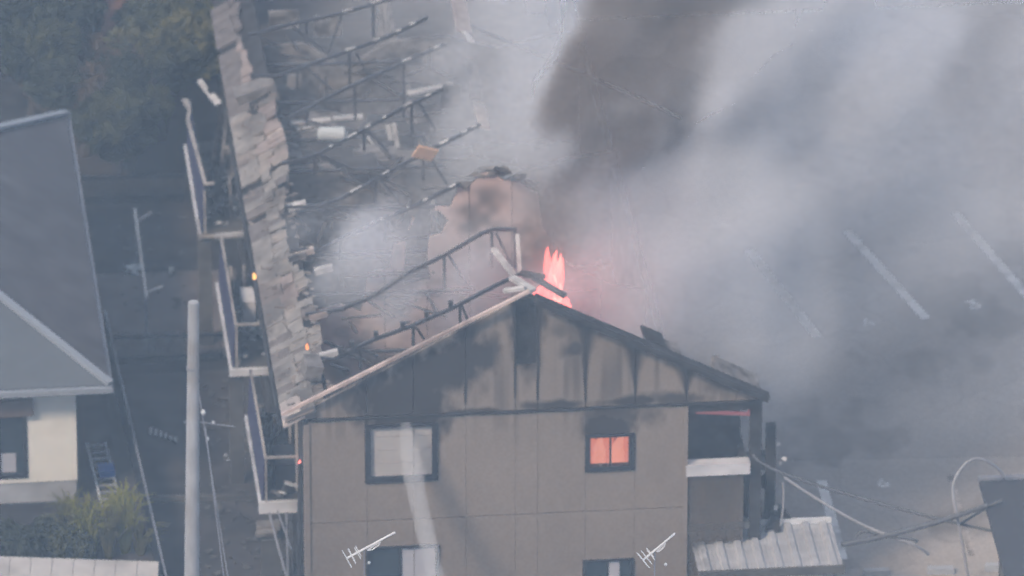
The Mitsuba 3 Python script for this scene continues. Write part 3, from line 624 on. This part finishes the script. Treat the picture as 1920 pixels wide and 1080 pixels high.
# wheel stops
for i, (x, y) in enumerate(((1643, 1073), (1764, 1069), (1872, 1063))):
    q = gz(x, y + 6); k = thing('wheel_stop', ('concrete wheel stop nearest the corrugated shelter', 'concrete wheel stop midway along the bottom edge of the lot', 'concrete wheel stop beside the dark roofed annex')[i], 'wheel stop', group='concrete wheel stops in a row')
    m = MB().hullpts([V(sx * .29 * s, sy * .09 * s, z) for sx in (-1, 1) for sy in (-1, 1) for s, z in ((1, .0), (.93, .13))]).mesh()
    m.apply_transform(trimesh.transformations.rotation_matrix(.05, [0, 0, 1])); m.apply_translation([q[0], q[1], .014]); scene[k] = mikit.ply(m, 'mat_concrete')

# ------------------------------------------------------------------ left neighbour house
H = thing('neighbour_house', 'cream house with grey hipped roof at the left edge', 'house')
hy = math.atan2(1.57, 14.3); X = V(math.cos(hy), math.sin(hy), 0); Y = V(-math.sin(hy), math.cos(hy), 0)
ec = gz(207, 721, 3.0); SL = .5
def hp(u, v, z): return ec + X * u + Y * v + V(0, 0, z - 3.0)          # u<0 into the house
NRM = V(0, 0, 1) + X * SL; NRM = NRM / np.linalg.norm(NRM)
def on_slope(x, y): r_ = ray(x, y); return CAM + r_ * (((ec - CAM) @ NRM) / (r_ @ NRM))
far = on_slope(124, 213); top = on_slope(-10, 243)
hipd = (on_slope(0, 556) - ec); hip = lambda k: ec + hipd * k
RZ = 3.0 + SL * 4.6
kk = (RZ - 3) / hipd[2]; r0 = hip(kk)
uf = (far - ec) @ X; vf = (far - ec) @ Y
vt = top - far; kt = (RZ - far[2]) / vt[2] if abs(vt[2]) > 1e-6 else 4; r1 = far + vt * kt
def slab(pts, th=.10):
    n_ = np.cross(pts[1] - pts[0], pts[2] - pts[0]); n_ /= np.linalg.norm(n_); n_ = n_ if n_[2] > 0 else -n_
    return MB().hullpts(np.vstack([np.array(pts), np.array(pts) - n_ * th]))
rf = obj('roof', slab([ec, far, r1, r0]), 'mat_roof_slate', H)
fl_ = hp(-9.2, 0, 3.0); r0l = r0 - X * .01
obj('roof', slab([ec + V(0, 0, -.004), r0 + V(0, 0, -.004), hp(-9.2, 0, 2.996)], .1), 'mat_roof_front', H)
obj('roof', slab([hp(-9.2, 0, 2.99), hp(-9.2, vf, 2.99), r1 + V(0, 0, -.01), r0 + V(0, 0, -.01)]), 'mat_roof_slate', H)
# courses of the slate as shallow raised bands on the right slope
obj('hip_cap', MB().beam(ec + V(0, 0, .03), r0 + V(0, 0, .03), .17, .09), 'mat_ridge_metal', rf)
obj('hip_cap', MB().beam(far + V(0, 0, .03), r1 + V(0, 0, .03), .24, .09), 'mat_ridge_metal', rf)
gut = obj('gutter', MB().beam(hp(-9.2, -.05, 2.91), hp(.03, -.05, 2.91), .12, .12), 'mat_ridge_metal', H)
obj('gutter', MB().beam(hp(.03, -.1, 2.90), hp(.03 , vf, 2.90), .06, .08), 'mat_wire', H)
wy = .55
wc = lambda u, z: hp(u, wy, z)
cor = None
for u in np.linspace(-.3, -1.6, 200):      # wall corner measured at the photo's wall edge
    q = wc(u, 1.8); s = q - CAM; px_ = 960 + FPX * (s @ R) / (s @ F)
    if px_ < 143: cor = u; break
winl, winr = cor - 2.4, cor - 1.06
wallp = Polygon([(cor, .5), (cor, 2.95), (cor - 7.8, 2.95), (cor - 7.8, .5)]).difference(sbox(winl, .62, winr, 2.15))
MH = np.eye(4); MH[:3, 0], MH[:3, 1], MH[:3, 2] = X, Y, V(0, 0, 1); MH[:3, 3] = hp(0, wy, 0) * (1, 1, 0)
obj('front_wall', MB().panel(wallp, MH, .2), 'mat_cream', H)
obj('foundation', MB().panel(sbox(cor - 7.8, 0, cor - .03, .498), MH @ trimesh.transformations.translation_matrix([0, .04, 0]), .2), 'mat_concrete', H)
MS = MH @ trimesh.transformations.translation_matrix([cor - .1, .2, 0]) @ trimesh.transformations.rotation_matrix(math.pi / 2, [0, 0, 1])
obj('side_wall', MB().panel(sbox(.0, 0, vf - 1.6, 2.95), MS @ trimesh.transformations.translation_matrix([0, -.1, 0]), .2), 'mat_cream', H)
obj('back_wall', MB().panel(sbox(cor - 7.8, 0, cor - .1, 2.95), MH @ trimesh.transformations.translation_matrix([0, vf - 1.6, 0]), .2), 'mat_cream', H)
hw = obj('window', MB().panel(sbox(winl, .62, winr, 2.15).difference(sbox(winl + .09, .71, winr - .09, 2.06)), MH @ trimesh.transformations.translation_matrix([0, -.03, 0]), .12), 'mat_frame_dark', H)
obj('pane', MB().panel(sbox(winl + .09, .71, winr - .09, 2.06), MH @ trimesh.transformations.translation_matrix([0, .05, 0]), .02), 'mat_glass_dark', hw)
obj('curtain', MB().panel(sbox(winl + .3, .75, winr - .25, 1.2), MH @ trimesh.transformations.translation_matrix([0, .03, 0]), .01), 'mat_curtain', hw)
obj('mullion', MB().panel(sbox(winr - .62, .71, winr - .57, 2.06), MH @ trimesh.transformations.translation_matrix([0, .0, 0]), .05), 'mat_frame_dark', hw)
obj('shutter_box', MB().panel(sbox(winl - .2, 2.15, winr + .15, 2.52), MH @ trimesh.transformations.translation_matrix([0, -.16, 0]), .17), 'mat_brown_box', H)

# boundary wall with pale top rail
W = thing('boundary_fence', 'low dark boundary fence with a thin pale top rail', 'fence')
a, b = gz(197, 585, .8), gz(318, 1110, .8); L = np.linalg.norm(b - a); t = (b - a) / L
obj('top_rail', MB().beam(a + V(0, 0, .02), b + V(0, 0, .02), .035, .035), 'mat_wire', W)
for i in range(12):
    p, q = a + t * (L * i / 12 + .03), a + t * (L * (i + 1) / 12 - .03)
    obj('panel', MB().beam(p + V(0, 0, -.42), q + V(0, 0, -.42), .05, .78), 'mat_fence', W)
# slatted fences
def slat_fence(pa, pb, h, n, label, gaps=()):
    k = thing('slat_fence', label, 'fence'); a, b = gz(*pa), gz(*pb); t = (b - a) / np.linalg.norm(b - a)
    for z in (.12, h - .12): obj('rail', MB().beam(a + V(0, .04, z), b + V(0, .04, z), .04, .06), 'mat_fence', k)
    w = np.linalg.norm(b - a) / n
    for i in range(n):
        p = a + t * w * (i + .5); wd = w * (.55 if i in gaps else .86)
        obj('slat', MB().beam(p, p + V(0, 0, h + rng.uniform(-.02, .02)), wd, .025, tuple(t)), 'mat_fence', k)
    return a, b, t
slat_fence((213, 683), (418, 676), .74, 30, 'dark slatted fence crossing the side yard behind the pole', (9, 10, 11, 17, 18, 19))
for px_ in (270, 279, 288, 316, 325, 333):
    q = gz(px_, 672) + V(0, .3, 0); one('stake', MB().beam(q, q + V(0, 0, .5 if px_ != 288 else .35), .045, .03), 'mat_fence_back', f'thin pale stake behind the slatted fence, {dict(zip((270, 279, 288, 316, 325, 333), ("leftmost of the left three", "middle of the left three", "shortest, last of the left three", "first of the right three", "middle of the right three", "nearest the utility pole")))[px_]}', 'stake', group='pale stakes behind the slatted fence')
slat_fence((150, 383), (345, 378), .75, 34, 'far dark slatted fence below the trees')

# laundry pole, sheets, ladder, pallet
lp = thing('laundry_stand', 'long pale laundry pole on two stands in the dark yard', 'laundry stand')
pa, pb = gz(253, 392, 1.2), gz(275, 558, 1.2)
obj('pole', MB().rod(pa, pb, .022), 'mat_aluminium', lp)
for q, (x, y) in ((pa + (pb - pa) * .14, (284, 397)), (pa + (pb - pa) * .93, (306, 536))):
    e = gz(x, y, 1.25); obj('stand', MB().rod(q + V(0, 0, -.03), e, .018).rod(V(q[0], q[1], 0), q + V(0, 0, -.04), .02), 'mat_ladder', lp)
def lump(q, sx, sy, sz, seed):
    m = trimesh.creation.icosphere(3); v = m.vertices * (1 + .5 * (meshkit.fbm(m.vertices * 2.2 + seed, 3) - .5)[:, None]); m.vertices = v * (sx, sy, sz) + q; return m
one('plastic_sheet', MB().chunk(gz(246, 503, .08), (.20, .28, .14)).chunk(gz(259, 497, .08), (.17, .2, .10)).chunk(gz(238, 507, .06), (.12, .2, .09)).chunk(gz(252, 512, .05), (.16, .12, .08)), 'mat_white_sheet', 'crumpled white plastic sheet lying beside the laundry pole', 'plastic sheet')
one('plastic_bag', lump(gz(322, 507, .1), .06, .1, .09, 5), 'mat_white_sheet', 'small white bag on the dark yard right of the laundry pole', 'bag', smooth=40)
pk_ = thing('pallet', 'small white slatted pallet lying near the utility pole', 'pallet')
for i in range(6):
    q = gz(283 + i * 9.2, 808 + i * 3.2, .12); obj('slat', MB().box(q, (.05, .3 - .028 * i, .03)), 'mat_white_paint', pk_)
obj('runner', MB().beam(gz(281, 810, .06), gz(330, 828, .06), .06, .05), 'mat_fence', pk_)
ld = thing('ladder', 'grey metal ladder lying between the house and boundary fence', 'ladder')
A0, A1, B0, B1 = [gz(*p, .08) for p in ((163, 833), (195, 966), (197, 831), (231, 962))]
obj('side_rail', MB().beam(A0, A1, .035, .06), 'mat_aluminium', ld); obj('side_rail', MB().beam(B0, B1, .035, .06), 'mat_ladder', ld)
for i in range(11):
    t = (i + .3) / 10.6; obj('rung', MB().rod(A0 + (A1 - A0) * t, B0 + (B1 - B0) * t, .018), 'mat_ladder', ld)
one('blue_crate', MB().box(gz(199, 882, .17), (.34, .42, .16), (0, 0, .15)), 'mat_blue_plastic', 'blue plastic crate lying on the ladder', 'crate')
mb = MB()
for (x, y) in ((423, 853), (433, 847), (440, 858), (446, 868), (437, 872), (450, 877), (428, 862), (455, 862)): mb.chunk(gz(x, y, .06), (.07, .05, .06), .6)
one('foil_scraps', mb, 'mat_foil', 'bright scraps of foil on the ground beside the nearest balcony', 'scraps', kind='stuff')
mb = MB()
for i in range(150):
    x, y = rng.uniform(380, 545), rng.uniform(700, 1080); mb.chunk(gz(x, y, .05), (rng.uniform(.03, .18), rng.uniform(.03, .2), .08), .6)
for i in range(40):
    x, y = rng.uniform(225, 350), rng.uniform(400, 600); mb.chunk(gz(x, y, .03), (rng.uniform(.03, .15), rng.uniform(.03, .2), .06), .6)
one('rubble', mb, 'mat_concrete_dark', 'grey burnt rubble strewn over the dark side yard', 'rubble', kind='stuff')
one('board_stack', MB().box(gz(503, 985, .2), (.5, .3, .1), (0, 0, .1)).box(gz(500, 1000, .15), (.45, .25, .08), (0, 0, -.1)), 'mat_ash', 'grey boards stacked under the nearest balcony', 'boards')
one('yard_board', MB().box(gz(508, 1060, .6), (.42, .06, 1.3), (.1, 0, .1)), 'mat_concrete_dark', 'beige board leaning below the nearest balcony', 'board')

# utility pole with guy wires
PL = thing('utility_pole', 'tall pale concrete utility pole left of the burnt building', 'utility pole')
base = by(357, 1080, -2.2); topq = by(363, 565, -2.2)
obj('shaft', MB().tube([V(base[0] - .03, -2.2, 0), topq + V(0, 0, -.05), topq + V(0, 0, -.01), topq], [.175, .113, .10, .05], 20), 'mat_concrete', PL, smooth=50)
for yy in (690,):
    q = by(361, yy, -2.2); obj('band', MB().tube([q + V(0, 0, -.03), q + V(0, 0, .03)], [.148 - (915 - yy) * .00009] * 2, 20), 'mat_wire', PL, smooth=50)
q = by(363, 790, -2.2)
obj('bracket', MB().rod(q, by(440, 800, -2.2), .012).rod(by(345, 792, -2.25), q, .02), 'mat_wire', PL)
g0, g1 = by(372, 730, -2.2), by(430, 1100, -3.6)
gy = thing('guy_wire', 'stay wire running down from the utility pole', 'wire')
obj('strand', MB().rod(g0, g1, .012), 'mat_wire', gy); obj('strand', MB().rod(by(385, 800, -2.6), by(422, 1100, -3.6), .012), 'mat_wire', gy)
for (x, y, r_) in ((381, 773, .045), (389, 823, .035), (400, 792, .03)):
    obj('insulator', lump(by(x, y, -2.5), r_, r_, r_ * 1.2, x), 'mat_white_paint', gy, smooth=40)

# antennas on masts
def antenna(p0, p1, label):
    k = thing('antenna', label, 'antenna', group=None); a, b = by(*p0, -10), by(*p1, -10); t = (b - a) / np.linalg.norm(b - a)
    obj('boom', MB().rod(a, b, .022), 'mat_aluminium', k)
    el = V(-.22, .35, .9); el = el - t * (el @ t); el /= np.linalg.norm(el)
    for i, u in enumerate((.0, .05, .10, .16, .22, .30)):
        q = a + (b - a) * u + V(-.06, 0, 0) * (i % 2); h_ = (.20, .19, .17, .16, .14, .13)[i]
        obj('element', MB().rod(q - el * h_, q + el * h_ * .8, .010), 'mat_aluminium', k)
    lo = V(0, 0, -.09); mb = MB().tube([a + (b - a) * s + lo * c for s, c in ((.42, .7), (.52, 1.2), (.66, 1.0), (.70, .5), (.62, .4), (.5, .6), (.42, .7))], .014, 6)
    obj('balun', mb, 'mat_aluminium', k)
    ms = a + (b - a) * .36; obj('mast', MB().rod(V(ms[0], ms[1] + .03, 0), ms + V(0, .03, .02), .014), 'mat_wire', k)
    q = by(p0[0] + 42, p0[1] + 8, -10.05); obj('clamp', lump(q, .03, .03, .03, 2), 'mat_aluminium', k, smooth=40)
antenna((650, 1047), (741, 998), 'silver television antenna in front of the shuttered window column')
antenna((1206, 1050), (1266, 1000), 'silver television antenna in front of the right ground floor window')

# low wall at the lower left
BW = thing('block_wall', 'pale block wall crossing the lower left corner', 'wall')
a, b = gz(-60, 1041, .9), gz(298, 1053, .9)
n = 9
for i in range(n):
    p, q = a + (b - a) * i / n, a + (b - a) * (i + 1) / n; t = (q - p) / np.linalg.norm(q - p)
    obj('block', MB().hullpts([c_ + V(0, -s, 0) + V(0, 0, z) for c_ in (p + t * .006, q - t * .006) for s in (0, 1.6) for z in (-.2, 0)]), 'mat_block', BW)
obj('footing', MB().hullpts([c_ + V(0, -s, 0) + V(0, 0, z) for c_ in (a, b - V(.05, 0, 0)) for s in (.05, 1.5) for z in (-.9, -.205)]), 'mat_block', BW)

# ------------------------------------------------------------------ vegetation
def leaves(centres, size, n, flat=1.0, seed=0, up=0.0):
    """n bent leaf clumps scattered through ellipsoids: centres = [(c, (rx, ry, rz))]"""
    g_ = np.random.default_rng(seed); per = [max(1, int(n * (r[0] * r[1] * r[2]) ** .67 / sum((q[1][0] * q[1][1] * q[1][2]) ** .67 for q in centres))) for c, r in centres]
    vs, fs, o = [], [], 0
    for (c, r), k in zip(centres, per):
        u = g_.normal(size=(k, 3)); u /= np.linalg.norm(u, axis=1, keepdims=True); rr = g_.uniform(.35, 1.05, size=(k, 1)) ** .6
        p = np.array(c) + u * rr * np.array(r)
        a = g_.normal(size=(k, 3)); a[:, 2] = a[:, 2] * flat + up; a /= np.linalg.norm(a, axis=1, keepdims=True)
        b = np.cross(a, g_.normal(size=(k, 3))); b /= np.linalg.norm(b, axis=1, keepdims=True); nn = np.cross(a, b)
        s = size * g_.uniform(.5, 1.3, size=(k, 1))
        q = np.stack([p - a * s, p + b * s * .45 + nn * s * .15, p + a * s, p - b * s * .45 + nn * s * .15], 1).reshape(-1, 3)
        vs.append(q); f = np.arange(k)[:, None] * 4 + o; fs += [np.hstack([f, f + 1, f + 2]), np.hstack([f, f + 2, f + 3])]; o += 4 * k
    return trimesh.Trimesh(np.vstack(vs), np.vstack(fs), process=False)
def tree(px_, py_, h, r, kind, label, seed, n=3800):
    g_ = random.Random(seed); q = gz(px_, py_); k = thing('tree', label, 'tree')
    mb = MB().tube([q, q + V(.1, 0, h * .3), q + V(.05, .1, h * .65), q + V(.1, .1, h * .9)], [.16, .13, .08, .03], 9)
    cs_ = []
    for i in range(11):
        a = g_.uniform(0, 6.28); rr = r * g_.uniform(.2, .85); z = h * g_.uniform(.42, .95)
        c_ = q + V(math.cos(a) * rr, math.sin(a) * rr, z); s = r * g_.uniform(.28, .5); cs_.append((c_, (s, s, s * .75)))
        mb.tube([q + V(.05, .05, z * .55), (q + V(0, 0, z * .75) + c_) / 2, c_], [.05, .035, .012], 6)
    obj('trunk', mb, 'mat_bark', k); obj('crown', leaves(cs_[:7], .22, n * 2 // 3, seed=seed), LEAF[kind], k); obj('crown', leaves(cs_[6:], .20, n // 2, seed=seed + 50), LEAF[dict(dark='mid', mid='olive', olive='lime', brown='dark')[kind]], k)
tree(60, 250, 3.6, 2.0, 'dark', 'dark green tree at the upper left edge above the grey roof', 1)
tree(40, 120, 3.4, 1.7, 'mid', 'leafy green tree in the top left corner', 2)
tree(240, 330, 2.5, 1.35, 'dark', 'low dark tree in front of the far slatted fence', 3)
tree(300, 260, 3.2, 1.5, 'mid', 'rounded green tree close to the burnt eave', 4)
tree(340, 175, 3.4, 1.3, 'olive', 'tall olive green tree right behind the burnt balcony row', 5)
tree(160, 290, 2.6, 1.5, 'brown', 'brownish green tree behind the grey house roof', 6)
tree(190, 60, 3.0, 1.7, 'dark', 'dark tree at the top behind the rusty shed', 7)
tree(290, 100, 3.0, 1.2, 'olive', 'yellowish tree at the top beside the burnt roof end', 8)
tree(110, 190, 2.4, 1.3, 'brown', 'brown leafed tree left of the rusty shed', 9)
tree(385, 60, 3.2, 1.2, 'dark', 'dark tree behind the far end of burnt roof', 10)
sd = thing('garden_shed', 'low rusty roofed garden shed among the trees', 'shed')
q = gz(200, 160)
for i in range(6):
    obj('roof_sheet', MB().box(q + V(-.9 + i * .36, 0, 1.55 + .04 * (i % 2)), (.355, 2.2, .04), (.22, 0, 0)), 'mat_rust', sd)
obj('wall', MB().box(q + V(0, 0, .68), (2.0, 1.8, 1.36)), 'mat_concrete_dark', sd)
# shrubs at the lower left
def shrub(px_, py_, r, kind, label, seed, n=1500, h=.8, size=.11, up=0.):
    q = gz(px_, py_); k = thing('shrub', label, 'shrub'); g_ = random.Random(seed); cs_ = [(q + V(g_.uniform(-r, r) * .6, g_.uniform(-r, r) * .6, h * g_.uniform(.35, .7)), (r * .55, r * .55, h * .45)) for _ in range(6)]
    mb = MB()
    for c_, _ in cs_: mb.tube([q, (q + c_) / 2 + V(.03, 0, 0), c_], [.03, .02, .01], 6)
    obj('stem', mb, 'mat_bark', k); obj('foliage', leaves(cs_, size, n, seed=seed, up=up), LEAF[kind], k)
shrub(40, 1050, .75, 'dark', 'dark green shrub below the cream house window', 21)
shrub(105, 1045, .7, 'dark', 'dark shrub between the window shrub and yellow tufts', 22)
shrub(150, 1050, .55, 'mid', 'mid green shrub left of the yellow green tufts', 23)
def tuft(px_, py_, h, n, label, seed):
    g_ = np.random.default_rng(seed); q = gz(px_, py_); k = thing('tall_grass', label, 'plant', group=None); mb = MB()
    for i in range(n):
        a = g_.uniform(0, 6.28); rr = g_.uniform(.02, .22); hh = h * g_.uniform(.6, 1.1); e = V(math.cos(a), math.sin(a), 0)
        p = [q + e * rr * .4, q + e * rr * .9 + V(0, 0, hh * .5), q + e * rr * 1.3 + V(0, 0, hh * .85), q + e * (rr * 1.9) + V(0, 0, hh)]
        mb.tube([p[0], p[1], p[2] + e * rr * .6, p[3] + e * rr * 1.4 - V(0, 0, hh * .12)], [.012, .018, .014, .003], 4)
    obj('blade', mb, LEAF['lime' if seed % 2 else 'olive'], k, kind='stuff')
tuft(135, 1035, 1.45, 130, 'olive tuft of tall grass nearest the cream house', 30)
tuft(170, 1045, 1.4, 130, 'tuft of tall yellow grass in the middle of the row', 31)
tuft(205, 1045, 1.3, 130, 'olive tuft of tall grass below the ladder foot', 32)
tuft(235, 1035, 1.6, 150, 'tallest tuft of yellow green grass beside the boundary fence', 33)
tuft(262, 1040, .9, 40, 'short olive tuft of grass at the fence foot', 34)

# ------------------------------------------------------------------ smoke
def smoke():
    L0, L1, D0, D1, Z0, Z1, h = -6.5, 17.0, .03, 33.0, -.5, 17.5, .2
    ls = L0 + (np.arange(int((L1 - L0) / h)) + .5) * (L1 - L0) / int((L1 - L0) / h)
    ds = D0 + (np.arange(int((D1 - D0) / h)) + .5) * (D1 - D0) / int((D1 - D0) / h)
    zs = Z0 + (np.arange(int((Z1 - Z0) / h)) + .5) * (Z1 - Z0) / int((Z1 - Z0) / h)
    Z, Dd, Ll = np.meshgrid(zs, ds, ls, indexing='ij')
    P = np.stack([Ll, Dd, Z], -1)
    # the wind draws the smoke out to the right and upwards
    W0 = V(.74, .30, .60); W0 /= np.linalg.norm(W0); W1 = np.cross(W0, [0, 1, 0]); W1 /= np.linalg.norm(W1); W2 = np.cross(W0, W1)
    q = np.stack([P @ W0 * .62, P @ W1, P @ W2], -1)
    q = q + 1.1 * (np.stack([meshkit.fbm(q * .45 + o, 2, seed=20 + o) for o in (0, 5, 9)], -1) - .5)
    n1 = 1.55 * (meshkit.fbm(q * .68, 5, seed=3) - .5)
    n2 = meshkit.fbm(q * .22 + 31, 2, seed=8) - .5
    dens = np.zeros(Ll.shape)
    def puff(x, y, d, r, a, soft=.7, stretch=1.25, nz=1.9):
        c = bd(x, y, d); u = P - c; al = u @ W0; rr = np.sqrt((u ** 2).sum(-1) - al ** 2 + (al / stretch) ** 2) / r
        np.maximum(dens, a * np.clip((1.0 - rr + n1 * nz) / soft, 0, 1) ** 1.3, out=dens)
    for a in SMOKE: puff(*a)
    # thin veil inside the roofless flats and drifting off to the right over the lot
    inside = np.clip((Ll + 4.6) / 2.5, 0, 1) * np.clip((5.2 - Ll) / 1.2, 0, 1) * np.clip((9.2 - Z) / 2.5, 0, 1) * np.clip((Z - 2.6) / .6, 0, 1) * np.clip((Dd - .2) / 1.0, 0, 1)
    dens = np.maximum(dens, VEIL_IN * inside * np.clip(.75 + 2.2 * n1 + n2, 0, 2))
    out = np.clip((Ll - 1.5) / 3, 0, 1) * np.clip((Z - .4) / 2.6, 0, 1) * np.clip((16.5 - Z) / 3, 0, 1) * np.clip((Dd - 1) / 3, 0, 1)
    dens = np.maximum(dens, VEIL_OUT * out * np.clip(.8 + 2.4 * n1 + 1.5 * n2, 0, 2))
    slope = np.clip((Ll - .6) / 1.2, 0, 1) * np.clip((7.0 - Ll) / 2, 0, 1) * np.clip((10.2 - Z) / 2.0, 0, 1) * np.clip((Z - 4.6) / 1.5, 0, 1) * np.clip((Dd - .6) / 2.5, 0, 1)
    dens = np.maximum(dens, VEIL_SLOPE * slope * np.clip(.8 + 2.6 * n1 + 1.2 * n2, 0, 2))
    sd = np.full(Ll.shape, 9.0)                      # the smoke tears thin along the border between sooty and pale smoke
    for qq in SOOT:
        for (xa, ya, da, ra), (xb, yb, db, rb) in zip(qq[:-1], qq[1:]):
            a, b = bd(xa, ya, da), bd(xb, yb, db); t = np.clip(((P - a) @ (b - a)) / ((b - a) @ (b - a)), 0, 1)
            sd = np.minimum(sd, np.sqrt(((P - a - t[..., None] * (b - a)) ** 2).sum(-1)) - (ra + (rb - ra) * t))
    dens *= 1 - .6 * np.exp(-(sd / .42) ** 2)
    dens *= np.clip(.70 + 1.8 * n2 + 1.5 * n1, .12, 1.5)
    e = np.minimum.reduce([Ll - L0, L1 - Ll, D1 - Dd, Z1 - Z]); dens *= np.clip(e / 1.2, 0, 1) * np.clip((Dd - D0) / .5, 0, 1)
    tw = T().rotate([0, 0, 1], math.degrees(YAW)).translate([L0, D0, Z0]).scale([L1 - L0, D1 - D0, Z1 - Z0])
    grid = mi.VolumeGrid(dens[..., None].astype(np.float32))
    def air(alb): return {'type': 'heterogeneous', 'albedo': rgb(*alb), 'sigma_t': {'type': 'gridvolume', 'grid': grid, 'to_world': tw, 'filter_type': 'trilinear'}, 'scale': 1.0}
    scene['smoke_air'] = air((.895, .91, .935)); scene['soot_air'] = air((.44, .39, .36))
    hb = MB().span((L0, D0, Z0), (L1, D1, Z1)).mesh(); hb.apply_transform(ROT)
    labels['smoke'] = {'label': 'pale grey smoke billowing from the burnt roof to the right', 'category': 'smoke', 'kind': 'stuff'}
    scene['smoke'] = mikit.ply(hb, {'type': 'null'}, interior={'type': 'ref', 'id': 'smoke_air'}, exterior={'type': 'ref', 'id': 'haze_air'})
    # dark soot-laden core of the plume: two nested shells of darker smoke
    spines = [[(bd(x, y, d), r) for x, y, d, r in q] for q in SOOT]; segs = [z for q in spines for z in zip(q[:-1], q[1:])]; spine = sum(spines, [])
    def field(x, y, z):
        p = np.array([x, y, z]); best = 1e9
        for (a, ra), (b, rb) in segs:
            t = np.clip((p - a) @ (b - a) / ((b - a) @ (b - a)), 0, 1); best = min(best, np.linalg.norm(p - a - (b - a) * t) - (ra + (rb - ra) * t))
        if abs(best) > 1.2: return -best
        w = meshkit.fbm(np.array([[x * .9, y * .9, z * .9]]), 2, seed=4)[0] - .5
        return -best - 1.3 * w * min(1, .25 + max(0, z - 8.5) / 3)
    lo = np.min([c - r for c, r in spine], 0) - .6; hi = np.max([c + r for c, r in spine], 0) + .6
    mm = manifold3d.Manifold.level_set(field, [*lo, *hi], .5).refine_to_length(.3).to_mesh(); tm = trimesh.Trimesh(mm.vert_properties[:, :3], mm.tri_verts)
    trimesh.smoothing.filter_taubin(tm, iterations=12)
    tm.vertices = np.clip(tm.vertices, [L0 + .1, D0 + .1, Z0 + .1], [L1 - .1, D1 - .1, Z1 - .1]); tm.apply_transform(ROT)
    scene['soot_smoke'] = mikit.ply(tm, {'type': 'null'}, interior={'type': 'ref', 'id': 'soot_air'}, exterior={'type': 'ref', 'id': 'smoke_air'})
    labels['soot_smoke'] = {'label': 'dark brown soot smoke rising from the ridge flame', 'category': 'smoke', 'kind': 'stuff'}
# photo direction (x, y), distance behind the gable, radius in metres, density
SMOKE = [(1020, 120, 9.5, 2.0, 1.3, .8), (970, 50, 11, 1.6, .9), (980, 250, 8, 1.4, 1.0, .8), (1400, 120, 4.6, 1.6, 2.1, .8), (1480, 200, 5, 1.7, 2.2, .8), (1620, 120, 5.5, 1.5, 2.0, .8), (1330, 250, 5, 1.5, 2.1, .8), (1500, 340, 6.5, 1.6, 1.6, .9), (1480, 20, 4.5, 1.1, 1.2, .8), (1680, 250, 6, 1.2, .9, .8),
         (1290, 380, 6, 1.7, 1.8, .9), (1190, 450, 5.0, 1.7, 1.8, .9), (1330, 520, 6, 1.9, 1.4), (1130, 340, 8, 1.6, 1.1), (1640, 400, 10, 1.8, .6), (1780, 330, 11, 1.6, .5), (690, 520, 3.4, 1.25, 2.8, .9, 1.2), (700, 470, 4.6, .9, .8, .9), (740, 590, 1.8, .9, 1.6, .9), (820, 470, 4.2, 1.0, .8), (900, 480, 3.6, 1.0, .7), (620, 430, 5.5, .9, .5),
         (880, 560, 2.2, 1.0, .5), (1150, 590, 2.5, 1.3, 1.1), (1250, 620, 3.0, 1.3, .9), (1400, 640, 4.0, 1.4, .7), (930, 280, 9.5, 1.3, .9), (820, 330, 8, 1.3, .3), (1032, 540, .95, .85, 3.0, 1.0, 1.0, .5)]
SOOT_PUFF = [(1030, 480, 1.6, .6, 1.2), (1032, 405, 2.2, .7, 1.5), (1045, 345, 2.8, .8, 1.8), (1110, 230, 3.8, 1.35, 3.4), (1165, 155, 5.0, 1.65, 3.4), (1225, 75, 6.4, 1.95, 3.4), (1290, 0, 8, 2.1, 3.4), (1380, -80, 9, 2.0, 2.0), (1800, 20, 11, 2.0, .8), (1880, 130, 11, 1.8, .8), (1920, 260, 11, 1.5, .7)]
SMOKE += SOOT_PUFF
SOOT = [[(1025, 520, 1.4, .5), (1030, 400, 2.2, .95), (1048, 350, 2.8, 1.0), (1110, 230, 3.8, 1.5), (1165, 155, 5.0, 1.8), (1225, 75, 6.4, 2.1), (1290, 0, 8, 2.2), (1380, -90, 9, 2.2)], [(1800, -20, 11, 1.9), (1890, 120, 11, 1.9), (1940, 280, 11, 1.5)]]
VEIL_IN, VEIL_OUT, VEIL_SLOPE = .07, .075, 1.5
smoke()
